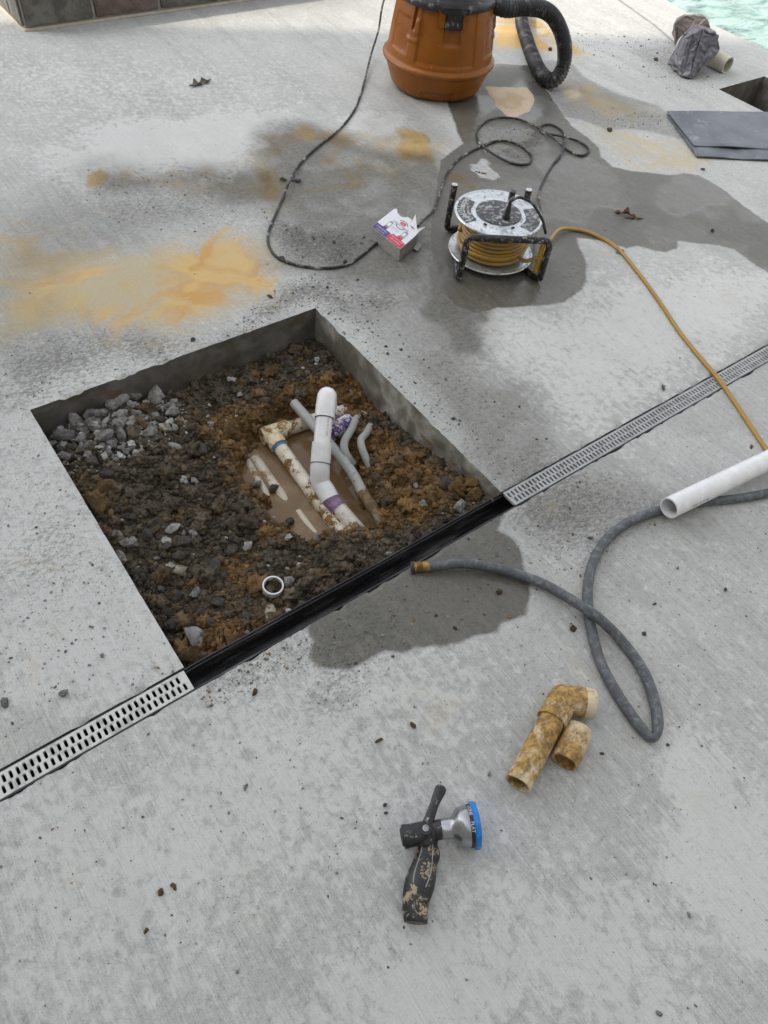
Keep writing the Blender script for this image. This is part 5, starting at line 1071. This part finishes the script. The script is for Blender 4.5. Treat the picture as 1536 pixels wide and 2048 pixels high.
# ------------------------------------------------------------------ muddy elbow and coupling on the deck
def muddy_deck(name, lo, hi):
    return muddy_pvc(name, (0.62, 0.58, 0.44), (0.34, 0.205, 0.06), lo, hi, 20, 0.45)
ME = muddy_deck('clay_smeared_pvc', 0.40, 0.54); ME2 = muddy_deck('clay_smeared_pvc_pale', 0.55, 0.64)
rp_ = 0.0275; zc_ = rp_ + 0.006
K0 = pp(1036, 1568, zc_); K1 = pp(1103, 1442, zc_); kd = (K1 - K0).normalized(); K2 = K1 + kd * 0.060; K3 = pp(1184, 1408, zc_ + 0.002)
elbow = empty('muddy_elbow_pipe', pp(1110, 1450, 0)); tag(elbow, 'clay-smeared cut pipe with an elbow lying on the concrete in front', 'pipe fitting')
q = MB(); q.sweep(line(K0, K1 + kd * 0.02, 10), rp_, 28, inner=0.84); q.build('pipe_length', ME, elbow)
od = (K3 - K2).normalized()
q = MB(); q.sweep(line(K1, K2 - kd * 0.004, 10), 0.0330, 32, inner=0.86); q.sweep(line(K2 - od * 0.004, K3, 8), 0.0330, 32, inner=0.86)
q.lathe([(0.0331 * math.cos(t_), 0.0331 * math.sin(t_)) for t_ in np.linspace(-1.55, 1.55, 17)], K2, kd, 32); q.build('elbow', ME, elbow, angle=50)
q = MB(); q.sweep([K3 - od * 0.018, K3 + od * 0.003], 0.0334, 28, inner=0.86); q.build('outlet_rim', ME2, elbow)
adopt(elbow)
S0 = pp(1129, 1524, 0.030); S1 = pp(1160, 1458, 0.030); q = MB(); q.sweep(line(S0, S1, 8), [0.0285, 0.0292, 0.0296, 0.0296, 0.0296, 0.0294, 0.0288, 0.0280], 28, inner=0.84); stub = q.build('muddy_coupling', ME)
tag(stub, 'short clay-smeared pipe coupling touching the elbow pipe', 'pipe fitting')

# ------------------------------------------------------------------ hose spray nozzle
nz = empty('spray_nozzle', pp(850, 1690, 0)); tag(nz, 'muddy black hose spray nozzle with chrome head and bright blue ring', 'spray nozzle')
nb = simple('muddied_black_grip', (0.016, 0.017, 0.020), 0.42, var=0.3, dirt=(0.36, 0.30, 0.19), dirt_amt=(0.545, 0.57), dirt_scale=34, bump=0.15)
nb2 = simple('black_valve_body', (0.018, 0.019, 0.022), 0.4, var=0.3, dirt=(0.35, 0.34, 0.31), dirt_amt=(0.58, 0.63), dirt_scale=55)
chrome = simple('dull_chrome', (0.36, 0.37, 0.39), 0.27, 0.9, 0.15, 30, dirt=(0.22, 0.21, 0.20), dirt_amt=(0.60, 0.72), dirt_scale=26)
blue = simple('bright_blue_plastic', (0.008, 0.19, 0.60), 0.38, var=0.08)
gz = 0.024
gpts = [(857,1672,gz,.0195),(854,1695,gz,.0195),(852,1715,gz,.0200),(847,1740,gz,.0232),(840,1765,gz,.0268),(834,1790,gz,.0285),(831,1812,gz,.0270),(831,1830,gz,.0245),(832,1842,gz,.0232),(832,1846,gz,.0205)]
gpath = catmull([pp(a_, b_, c_) for a_, b_, c_, _ in gpts], 0.004); n0 = len(gpath)
rad_in = np.interp(np.linspace(0, 1, n0), np.linspace(0, 1, len(gpts)), [x_[3] for x_ in gpts])
q = MB(); q.sweep(gpath, list(rad_in), 24, sx=0.86, sy=1.0); grip = q.build('grip', nb, nz)
for off, k0 in ((-0.35, 0.1), (0.45, 0.05)):
    rb = []
    for k_ in range(int(n0 * k0), int(n0 * 0.62)):
        f_ = k_ / n0; p_ = gpath[k_]; t_ = (gpath[min(k_ + 1, n0 - 1)] - gpath[k_ - 1]).normalized(); s_ = t_.cross(Vector((0, 0, 1))); a_ = off * (1 + 0.5 * math.sin(f_ * 5))
        rb.append(p_ + s_ * math.sin(a_) * rad_in[k_] + Vector((0, 0, math.cos(a_) * rad_in[k_] * 0.86)))
    q = MB(); q.sweep(rb, 0.0011, 6); q.build('grip_ridge', simple('pale_dust_line', (0.30, 0.29, 0.26), 0.7), grip)
bz = 0.034
q = MB(); q.sweep(catmull([pp(862, 1686, .022), pp(866, 1702, .022), pp(864, 1718, .022), pp(856, 1736, .022)], 0.004), [0.008 + 0.006 * math.sin(math.pi * k_ / max(1, len(catmull([pp(862, 1686, .022), pp(866, 1702, .022), pp(864, 1718, .022), pp(856, 1736, .022)], 0.004)) - 1)) for k_ in range(len(catmull([pp(862, 1686, .022), pp(866, 1702, .022), pp(864, 1718, .022), pp(856, 1736, .022)], 0.004)))], 16); q.build('finger_rest', nb, nz)
Ba = pp(806, 1674, bz); Bb = pp(884, 1658, bz + .004); ba = (Bb - Ba).normalized(); BL = (Bb - Ba).length
q = MB(); q.lathe([(0.0215, 0), (0.0225, 0.004), (0.0212, 0.010), (0.0205, BL * 0.45), (0.0210, BL * 0.55), (0.0175, BL * 0.78), (0.0185, BL * 0.80), (0.0185, BL * 0.99)], Ba, ba, 36); body = q.build('valve_body', nb2, nz)
q = MB(); q.lathe([(0.0165, -0.003), (0.0175, 0.0005)], Ba, ba, 28); q.build('inlet_end', MARK, body)
wv_ = [pp(848, 1660, bz), pp(853, 1690, bz - .006)]; q = MB(); q.sweep(line(wv_[0], wv_[1], 6), [0.0215, 0.0215, 0.021, 0.0205, 0.020, 0.019], 24); q.build('neck', nb2, nz)
pc = pp(851, 1657, bz + 0.020); q = MB(); q.lathe([(0.0135, -0.008), (0.0140, 0.0), (0.0120, 0.003), (0.0, 0.003)], pc, (0, 0, 1), 32, cap=False); hubo = q.build('pivot', nb2, nz)
q = MB(); q.lathe([(0.0062, 0.003), (0.0062, 0.0045), (0.0045, 0.0048), (0.0042, 0.0036), (0.0026, 0.0036), (0.0026, 0.0050), (0.0, 0.0050)], pc, (0, 0, 1), 24, cap=False); q.build('pivot_screw', chrome, hubo)
lv = [pp(852, 1656, .046), pp(858, 1640, .048), pp(864, 1622, .050), pp(872, 1600, .052), pp(880, 1582, .053), pp(884, 1572, .052)]
q = MB(); lp = catmull(lv, 0.004); lw = np.interp(np.linspace(0, 1, len(lp)), [0, .2, .55, .8, .93, 1], [.0120, .0100, .0088, .0108, .0118, .0075]); q.sweep(lp, list(lw), 18, sx=0.5, sy=1.0); q.build('lever', nb2, nz)
Ha = pp(880, 1658.5, bz + .004); Hb = pp(955, 1650, 0.0425); ha = (Hb - Ha).normalized(); HL = (Hb - Ha).length
q = MB(); q.lathe([(0.0185, 0.002), (0.0192, 0.004), (0.0195, HL * 0.22), (0.0200, HL * 0.30), (0.0235, HL * 0.36), (0.0310, HL * 0.44), (0.0355, HL * 0.52), (0.0380, HL * 0.62), (0.0388, HL * 0.70), (0.0388, HL * 0.745), (0.02, HL * 0.75)], Ha, ha, 48); head = q.build('chrome_head', chrome, nz)
q = MB(); q.lathe([(0.0380, HL * 0.735), (0.0393, HL * 0.74), (0.0402, HL * 0.835), (0.030, HL * 0.84)], Ha, ha, 48); band = q.build('dial_band', simple('black_dial_band', (0.014, 0.014, 0.016), 0.45), nz)
q = MB(); nb_ = 144; vv = []; ff = []; a_ = ha.orthogonal().normalized(); b_ = ha.cross(a_)
prf = [(0.036, 0.83), (0.0408, 0.835), (0.0426, 0.86), (0.0430, 0.93), (0.0425, 0.985), (0.0400, 1.0), (0.0340, 1.0), (0.0330, 0.985), (0.0, 0.98)]
for r_, h_ in prf:
    for j in range(nb_):
        t = 2 * math.pi * j / nb_; bump_ = 0.0010 * max(0, math.cos(t * 12)) if 0.84 < h_ < 0.99 and r_ > 0.041 else 0; vv.append(Ha + ha * HL * h_ + (a_ * math.cos(t) + b_ * math.sin(t)) * (r_ + bump_))
for i_ in range(len(prf) - 1):
    for j in range(nb_): c_ = i_ * nb_ + j; d_ = i_ * nb_ + (j + 1) % nb_; ff.append((c_, d_, d_ + nb_, c_ + nb_))
q.add(vv, ff); q.build('blue_ring', blue, nz)
for s_, an in (('CONE', -0.55), ('FLAT', 0.30)):
    tv, tf = text_mesh(s_, 0.0090); up_ = Vector((0, 0, 1)); up_ = (up_ - ha * up_.dot(ha)).normalized(); sd_ = up_.cross(ha)
    vv = []
    for p_ in tv:
        t = an + p_.x / 0.0402
        vv.append(Ha + ha * (HL * 0.788 + p_.y) + (up_ * math.cos(t) - sd_ * math.sin(t)) * 0.04045)
    q = MB(); q.add(vv, tf); q.build('lettering', inkm['white'], band, False)
adopt(nz)

# ------------------------------------------------------------------ bag, pipe stub, folded sheet by the pool
def blob(c, axis, length, rx, ry, seed, wr=0.10, sq=2.6):
    axis = Vector(axis).normalized(); a = Vector((0.8, -0.58, 0)); a = (a - axis * a.dot(axis)).normalized(); b = axis.cross(a); vv = []; ff = []; nu, nv = 72, 44
    for i_ in range(nv + 1):
        t = math.pi * i_ / nv; h_ = -math.cos(t); rr_ = (max(0, 1 - abs(h_) ** sq)) ** (1 / sq)
        for j in range(nu):
            s_ = 2 * math.pi * j / nu; cx_, sy_ = math.cos(s_), math.sin(s_)
            k_ = 1 + wr * mnoise.fractal(Vector((cx_ * 1.2 + seed, sy_ * 1.2, h_ * 1.3)), 0.9, 2.0, 3)
            rg = 1 - abs(mnoise.noise(Vector((cx_ * 2.6 + seed * 2, sy_ * 2.6, h_ * 1.5)))); k_ += wr * 0.8 * rg ** 6
            rg2 = 1 - abs(mnoise.noise(Vector((cx_ * 5 - seed, sy_ * 5 + h_ * 3, h_ * 2.5)))); k_ += wr * 0.35 * rg2 ** 8
            vv.append(c + axis * (h_ * length / 2) + (a * cx_ * rx + b * sy_ * ry) * rr_ * k_)
    for i_ in range(nv):
        for j in range(nu): p_ = i_ * nu + j; q_ = i_ * nu + (j + 1) % nu; ff.append((p_, q_, q_ + nu, p_ + nu))
    return vv, ff
bagm = MT('grey_plastic_bag', 0.36, 0.5); v = bagm.pos(); bagm.set('Base Color', bagm.mix(bagm.step(bagm.noise(v, 6, 4), 0.4, 0.65), (0.105, 0.106, 0.128), (0.145, 0.145, 0.165))); bagm.bump(bagm.noise(v, 60, 3), 0.1, 0.003)
bag2 = MT('brown_grey_plastic_bag', 0.4, 0.5); v = bag2.pos(); bag2.set('Base Color', bag2.mix(bag2.step(bag2.noise(v, 6, 4), 0.4, 0.65), (0.13, 0.108, 0.105), (0.21, 0.175, 0.165))); bag2.bump(bag2.noise(v, 60, 3), 0.1, 0.003)
def hull_bm(pts, depth, shrink, cell):
    bm = bmesh.new(); off = Vector((0.42, 0.46, 0)).normalized(); vv = []
    for (a_, b_, z_) in pts:
        p_ = pp(a_, b_, z_); k_ = depth * (0.55 + 0.45 * math.sin(z_ * 17 + a_)); vv += [p_, p_ + off * k_ - Vector((0, 0, min(z_, 0.02)))]
    c_ = sum(vv, Vector()) / len(vv)
    for p_ in vv: bm.verts.new(c_ + (p_ - c_) * shrink + Vector((0, 0, 0.006)))
    bmesh.ops.convex_hull(bm, input=bm.verts[:])
    for v_ in [q for q in bm.verts if not q.link_faces]: bm.verts.remove(v_)
    bmesh.ops.remove_doubles(bm, verts=bm.verts[:], dist=0.010)
    for k_ in range(6):
        ed = [e for e in bm.edges if e.calc_length() > cell]
        if not ed: break
        bmesh.ops.subdivide_edges(bm, edges=ed, cuts=1); bmesh.ops.triangulate(bm, faces=bm.faces[:])
    for _ in range(4): bmesh.ops.smooth_vert(bm, verts=bm.verts[:], factor=0.5, use_axis_x=True, use_axis_y=True, use_axis_z=True)
    return bm
def bag_skin(pts, depth, name, mat, parent, frames=26):
    """loose plastic skin settled by a short cloth simulation over a lump of the same shape"""
    def mk(bm, n): me = bpy.data.meshes.new(n); bm.to_mesh(me); bm.free(); o = bpy.data.objects.new(n, me); col.objects.link(o); return o
    inner = mk(hull_bm(pts, depth, 0.86, 0.03), 'tmp_inner'); inner.modifiers.new('c', 'COLLISION'); inner.collision.thickness_outer = 0.004
    fl = bpy.data.meshes.new('tmp_floor'); c_ = inner.data.vertices[0].co; fl.from_pydata([(c_.x - 1, c_.y - 1, 0), (c_.x + 1, c_.y - 1, 0), (c_.x + 1, c_.y + 1, 0), (c_.x - 1, c_.y + 1, 0)], [], [(0, 1, 2, 3)])
    floor = bpy.data.objects.new('tmp_floor', fl); col.objects.link(floor); floor.modifiers.new('c', 'COLLISION'); floor.collision.thickness_outer = 0.003
    o = mk(hull_bm(pts, depth, 1.0, 0.013), name); cm = o.modifiers.new('cloth', 'CLOTH'); cs_ = cm.settings
    cs_.quality = 6; cs_.mass = 0.08; cs_.tension_stiffness = 12; cs_.compression_stiffness = 12; cs_.shear_stiffness = 6; cs_.bending_stiffness = 0.06; cs_.air_damping = 3.0
    cs_.shrink_min = -0.08; cs_.shrink_max = -0.08
    cm.collision_settings.distance_min = 0.004; cm.collision_settings.use_self_collision = True; cm.collision_settings.self_distance_min = 0.003
    cm.point_cache.frame_start = 1; cm.point_cache.frame_end = frames
    for f_ in range(1, frames + 1): sc.frame_set(f_)
    me = bpy.data.meshes.new_from_object(o.evaluated_get(bpy.context.evaluated_depsgraph_get())); sc.frame_set(1)
    for t_ in (o, inner, floor): bpy.data.objects.remove(t_)
    bm = bmesh.new(); bm.from_mesh(me); bmesh.ops.subdivide_edges(bm, edges=bm.edges[:], cuts=1, smooth=1.0, use_grid_fill=True); bmesh.ops.triangulate(bm, faces=bm.faces[:])
    for v_ in bm.verts: v_.co.z = max(0.002, v_.co.z)
    bm.to_mesh(me); bm.free(); me.materials.clear(); me.materials.append(mat); me.polygons.foreach_set('use_smooth', [True] * len(me.polygons)); return link(name, me, parent)
bag = empty('plastic_bag', pp(1372, 143, 0)); tag(bag, 'crumpled grey plastic bag slumped over on the deck near the pool', 'bag')
bag_skin([(1338,132,0),(1343,142,0),(1358,154,0),(1378,159,0),(1388,154,0),(1397,133,.05),(1413,116,.085),(1424,115,.09),(1439,100,.12),(1437,70,.19),(1428,62,.21),(1400,58,.22),(1387,64,.205),(1373,70,.19),(1353,97,.10)], 0.13, 'front_fold', bagm.mat, bag)
bag_skin([(1354,92,.0),(1353,70,.05),(1353,50,.11),(1361,40,.14),(1376,34,.16),(1397,33,.17),(1413,36,.17),(1421,47,.15),(1422,62,.12),(1410,90,.03),(1380,100,0)], 0.12, 'back_fold', bag2.mat, bag)
adopt(bag)
s0 = pp(1456, 131, 0.04); s1 = pp(1408, 108, 0.04); q = MB(); q.sweep(line(s0, s0 + (s1 - s0).normalized() * 0.34, 8), 0.043, 28, inner=0.84); tag(q.build('pipe_offcut', muddy_pvc('dusty_cream_pvc', (0.56, 0.53, 0.44), (0.22, 0.19, 0.14), 0.58, 0.68, 20, 0.5)), 'short cream pipe offcut sticking out from under the plastic bag', 'pipe')
# folded sheet
tm = MT('dark_grey_rubber_sheet', 0.5, 0.45); v = tm.pos()
c = tm.mix(tm.step(tm.noise(v, 5, 5, 0.6), 0.35, 0.65), (0.095, 0.108, 0.125), (0.145, 0.16, 0.182)); c = tm.mix(tm.step(tm.noise(v, 14, 6, 0.75, 1.0), 0.58, 0.68, 0, 0.6), c, (0.32, 0.34, 0.36))
tm.set('Base Color', c); tm.bump(tm.noise(tm.mapv(v, (40, 260, 40), (0, 0, -0.45)), 1, 3), 0.25, 0.002)
sheet = empty('folded_sheet', pp(1420, 270, 0)); tag(sheet, 'folded dark grey rubber sheet lying at the right by the small cut-out', 'sheet')
def layer(tl_, bl_, tr_, br_, z0, th, name, seed):
    tl_, bl_, tr_, br_ = [pp(*p_, 0) for p_ in (tl_, bl_, tr_, br_)]; q = MB(); nu, nv = 40, 20; vt = []; vb = []
    for i_ in range(nu + 1):
        for j in range(nv + 1):
            u = i_ / nu; w = j / nv; p_ = tl_.lerp(tr_, u).lerp(bl_.lerp(br_, u), w)
            wv2 = 0.006 * mnoise.noise(Vector((p_.x * 4 + seed, p_.y * 4, 0))) + 0.005 * math.sin(u * 7 + seed) * w
            z_ = z0 + th + abs(wv2) * 1.2; ro = th * 0.5 * (max(0, (w - 0.94) / 0.06) ** 2)
            vt.append((p_.x, p_.y, z_ - ro)); vb.append((p_.x, p_.y, z0 + abs(wv2) * 0.6 + ro * 0.6))
    k_ = nv + 1; N_ = len(vt); ff = []
    for i_ in range(nu):
        for j in range(nv):
            a_ = i_ * k_ + j; ff.append((a_, a_ + k_, a_ + k_ + 1, a_ + 1)); ff.append((N_ + a_, N_ + a_ + 1, N_ + a_ + k_ + 1, N_ + a_ + k_))
    for i_ in range(nu): a_ = i_ * k_; ff.append((a_, N_ + a_, N_ + a_ + k_, a_ + k_)); a_ += nv; ff.append((a_, a_ + k_, N_ + a_ + k_, N_ + a_))
    for j in range(nv): a_ = j; ff.append((a_, a_ + 1, N_ + a_ + 1, N_ + a_)); a_ += nu * k_; ff.append((a_, N_ + a_, N_ + a_ + 1, a_ + 1))
    q.add(vt + vb, ff); return q.build(name, tm.mat, sheet, angle=50)
layer((1332, 232), (1392, 317), (1640, 236), (1680, 330), 0.003, 0.006, 'lower_layer', 1.0)
layer((1331, 231), (1384, 300), (1640, 233), (1680, 312), 0.017, 0.005, 'upper_layer', 3.0)
adopt(sheet)

# ------------------------------------------------------------------ debris on the deck
leafm = simple('dry_brown_leaf', (0.16, 0.09, 0.055), 0.8, var=0.35, scale=40); leafm2 = simple('grey_brown_leaf', (0.17, 0.14, 0.11), 0.85, var=0.35, scale=40)
def leaf(px, py, L, Wd_, rot, mat, label, seed, curl=0.5):
    p0_ = pp(px, py, 0.003); q = MB(); nu, nv = 16, 8; vt = []; rr_ = random.Random(seed)
    for i_ in range(nu + 1):
        u = i_ / nu; ww = Wd_ * (math.sin(math.pi * min(1, u * 0.97 + 0.02)) ** 0.7) * (1 + 0.35 * math.sin(u * 17 + seed))
        for j in range(nv + 1):
            w = j / nv * 2 - 1; x = (u - 0.5) * L; y = w * ww / 2; z = curl * (y * y) / (Wd_ + 1e-6) * 2.2 + 0.25 * curl * Wd_ * math.sin(u * 5 + seed) + 0.004 * mnoise.noise(Vector((u * 5, w * 2, seed)))
            c_, s_ = math.cos(rot), math.sin(rot); vt.append((p0_.x + x * c_ - y * s_, p0_.y + x * s_ + y * c_, max(0.0012, 0.002 + z)))
    k_ = nv + 1; N_ = len(vt); ff = []
    for i_ in range(nu):
        for j in range(nv): a_ = i_ * k_ + j; ff.append((a_, a_ + k_, a_ + k_ + 1, a_ + 1)); ff.append((N_ + a_, N_ + a_ + 1, N_ + a_ + k_ + 1, N_ + a_ + k_))
    for i_ in range(nu): a_ = i_ * k_; ff.append((a_, N_ + a_, N_ + a_ + k_, a_ + k_)); a_ += nv; ff.append((a_, a_ + k_, N_ + a_ + k_, N_ + a_))
    q.add(vt + [(a, b, c_ - 0.0006) for a, b, c_ in vt], ff); tag(q.build('dry_leaf', mat), label, 'leaf')
leaf(401, 167, 0.13, 0.035, 0.25, leafm2, 'grey curled dry leaf on the pale concrete at upper left', 2, 0.9)
leaf(1250, 428, 0.10, 0.022, -0.95, leafm, 'reddish brown dry leaf on the wet concrete right of the reel', 5, 0.9); leaf(1268, 436, 0.08, 0.012, -0.55, leafm, 'thin brown leaf stalk beside the reddish leaf on wet concrete', 8, 0.7)
leaf(1326, 775, 0.03, 0.010, 0.9, leafm2, 'small curled leaf near the right-hand grate', 11, 0.8); leaf(1240, 502, 0.05, 0.022, 0.2, leafm2, 'pale crumpled leaf next to the yellow cord', 13, 0.6)
leaf(962, 345, 0.05, 0.008, -0.9, leafm2, 'sliver of leaf on the dry patch behind the reel', 15, 0.4); leaf(1503, 893, 0.02, 0.008, 0.4, leafm, 'tiny brown leaf by the end of the yellow cord', 17, 0.6)
def deckp(px, py): return pp(px, py, 0.0)
def dist_px(px, py): p_ = pp(px, py, 0); return (Vector((p_.x, p_.y, -CAM_H))).length * 0.97 / FPX
for it in [(565,360,24,'cream','pale mud lump under the black cord, left half of the pair'),(592,362,30,'grey','grey mud lump under the black cord, right half of the pair'),(1100,101,14,'dark','dark stone inside the bend of the suction hose'),(1218,262,14,'dark','dark pebble at the edge of the wet concrete left of the folded sheet'),(1311,121,14,'dark','pebble to the left of the plastic bag'),
           (1405,340,13,'dark','dark pebble below the folded sheet'),(1424,463,11,'dark','lone dark pebble on the wet concrete at the right'),(386,681,18,'dark','dark soil lump by the back edge of the pit'),(540,594,16,'dark','soil lump at the swirl edge behind the pit'),
           (757,1483,22,'brown','reddish brown mud crumb right of the left-hand grate, centre of the picture'),(826,1452,20,'brown','flat brown mud crumb near the muddy elbow'),(1146,1258,22,'brown','brown mud crumb left of the hose loop'),(998,1185,22,'brown','brown mud crumb on the wet patch below the hose'),
           (127,1388,26,'grey','large pebble on the concrete above the left-hand grate'),(10,1408,30,'grey','grey mud chip at the far left above the grate'),(204,1312,16,'grey','small chip between grate and pit on the left slab'),(491,1575,19,'grey','round pebble in front of the left-hand grate'),(978,1548,14,'grey','pebble left of the muddy elbow'),
           (770,1610,13,'dark','upper of two pebbles left of the spray nozzle'),(772,1626,12,'dark','lower of two pebbles left of the spray nozzle'),(1203,1507,12,'dark','pebble right of the muddy coupling'),(322,1785,17,'brown','orange mud spot in the lower left'),(347,1772,18,'brown','darker mud flake beside the orange mud spot'),(293,1862,16,'brown','mud flake lowest at the left'),
           (683,1636,11,'grey','pebble left of centre below the pit'),(1317,2028,17,'grey','oval pebble at the bottom edge right'),(1378,1830,14,'grey','pebble in the lower right'),(510,1385,20,'brown','mud splat in front of the black channel'),(497,1344,12,'brown','smaller mud splat close to the black channel'),
           (872,1232,12,'dark','dark crumb on the wet patch, lower middle'),(910,1258,16,'dark','dark flat crumb on the wet patch'),(960,1120,10,'dark','crumb above the hose end'),(937,1078,10,'dark','crumb on the wet patch beside the channel'),(1180,1076,16,'grey','flat chip left of the hose curve'),(1355,1136,11,'grey','pale pebble inside the hose curve'),
           (1308,1208,11,'dark','grey pebble inside the hose loop area'),(1287,1268,15,'dark','dark curl of debris right of the hose loop'),(1450,1180,14,'dark','cluster of dark crumbs at the right'),(1335,1490,9,'dark','pebble below the hose kink'),(985,1002,12,'brown','orange clay bit at the corner of the drain grate'),
           (772,694,10,'dark','first of three dark pebbles right of the pit'),(775,708,10,'dark','second of three dark pebbles right of the pit'),(802,700,11,'dark','third of three dark pebbles right of the pit'),(907,838,14,'dark','long dark chip right of the pit'),(920,842,8,'dark','small round crumb beside the long chip'),(1038,814,9,'dark','round pebble above the right-hand grate'),
           (668,485,12,'dark','mud bit within the cord bend'),(690,525,16,'dark','dark mud against the black cord'),(565,518,18,'dark','dark mud caked along the cord bend'),(655,575,12,'dark','soil lump behind the pit corner'),(715,560,9,'dark','small soil crumb left of the carton'),(350,1778,9,'brown','small crumb by the mud flakes')]:
    a_, b_, s_, kd, lb = it; r_ = s_ * dist_px(a_, b_) * 0.42
    rock('pebble' if kd in ('grey', 'dark', 'cream') else 'mud_crumb', deckp(a_, b_), r_, kd, lb, 'pebble' if kd in ('grey', 'dark', 'cream') else 'mud', sink=0.45, tall=0.75)
# loose grit over the deck
GM = MT('grit', 0.95, 0.2); lum = GM.attr('lum'); och_ = GM.attr('ochre')
GM.set('Base Color', GM.mix(GM.step(och_, 0.45, 0.55), GM.mix(lum, (0.075, 0.072, 0.066), (0.40, 0.395, 0.38)), (0.22, 0.13, 0.055)))
gp_, gs_, gl_, go_ = [], [], [], []
def grit(poly, n, smin, smax, lum_=(0, 0.5), och=0.08, gauss=False):
    xs_ = [p_[0] for p_ in poly]; ys_ = [p_[1] for p_ in poly]; W_ = Gn(poly); lo = W_.min(0); hi = W_.max(0); k_ = 0
    A = rng.uniform(lo, hi, (n * 6, 2)); d = sdf(A[:, 0], A[:, 1], W_); A = A[d < 0][:n]
    ok = ~((A[:, 0] > PIT[0] - .004) & (A[:, 0] < PIT[1] + .004) & (A[:, 1] > SLOT[0] - .002) & (A[:, 1] < PIT[3] + .004)) & ~((A[:, 1] > SLOT[0] - .003) & (A[:, 1] < SLOT[1] + .003)) & ~((A[:, 0] > HOLE[0] - .01) & (A[:, 1] < HOLE[3] + .01) & (A[:, 0] < HOLE[1] + .01) & (A[:, 1] > HOLE[2]))
    A = A[ok]; s_ = np.clip(smin + (smax - smin) * 0.25 * rng.pareto(2.2, len(A)), smin, smax)
    gp_.append(np.stack([A[:, 0], A[:, 1], s_ * 0.2], 1)); gs_.append(s_); gl_.append(rng.uniform(*lum_, len(A))); go_.append((rng.uniform(0, 1, len(A)) < och) * 1.0)
ALL = [(0, 40), (1536, 40), (1536, 2048), (0, 2048)]
grit(ALL, 2400, 0.0007, 0.0034, (0, 0.8), 0.1)
grit([(0, 1500), (900, 1200), (1536, 1000), (1536, 1900), (0, 1900)], 1400, 0.0006, 0.003, (0, 0.7), 0.08)
grit([(540, 580), (640, 540), (780, 620), (700, 680), (630, 612), (430, 690)], 800, 0.0009, 0.0048, (0, 0.6), 0.06)
grit([(0, 700), (200, 650), (430, 690), (100, 810), (60, 830), (300, 1280), (360, 1340), (0, 1480)], 900, 0.0008, 0.004, (0, 0.8), 0.04)
grit([(640, 620), (760, 640), (1100, 880), (1000, 975)], 800, 0.0008, 0.0045, (0, 0.5), 0.06)
grit([(740, 730), (790, 750), (880, 870), (850, 880)], 350, 0.0008, 0.0022, (0.75, 1.0), 0)
grit([(1060, 990), (1160, 960), (1290, 1000), (1200, 1050), (1090, 1060)], 600, 0.0008, 0.0026, (0.6, 1.0), 0)
grit([(1010, 1000), (1250, 940), (1340, 1040), (1160, 1160), (1040, 1120)], 500, 0.001, 0.0045, (0, 0.6), 0.1)
grit([(1080, 60), (1350, 80), (1440, 180), (1380, 200), (1200, 120)], 420, 0.0014, 0.0075, (0, 0.25), 0.05)
grit([(1180, 210), (1330, 230), (1320, 260), (1190, 250)], 350, 0.001, 0.0045, (0, 0.4), 0.05)
grit([(950, 250), (1080, 255), (1070, 320), (960, 310)], 300, 0.001, 0.005, (0, 0.3), 0.05)
grit([(630, 1260), (990, 1050), (1050, 1140), (1040, 1230), (700, 1345), (630, 1330)], 550, 0.001, 0.005, (0, 0.5), 0.15)
grit([(620, 1290), (760, 1280), (720, 1420), (610, 1430)], 150, 0.0008, 0.003, (0.1, 0.6), 0.05)
grit([(380, 1370), (620, 1270), (640, 1330), (420, 1420)], 250, 0.001, 0.004, (0.1, 0.6), 0.3)
grit([(150, 340), (480, 350), (560, 460), (200, 470)], 400, 0.001, 0.005, (0, 0.4), 0.1)
grit([(560, 440), (760, 480), (700, 540), (570, 530)], 260, 0.001, 0.005, (0, 0.4), 0.02)
grt = scatter_mesh('loose_grit', np.concatenate(gp_), np.concatenate(gs_), GM.mat, V1, dict(lum=np.concatenate(gl_), ochre=np.concatenate(go_)), flat=0.7)
tag(grt, 'fine dark grit and soil specks strewn over the concrete', kind='stuff')
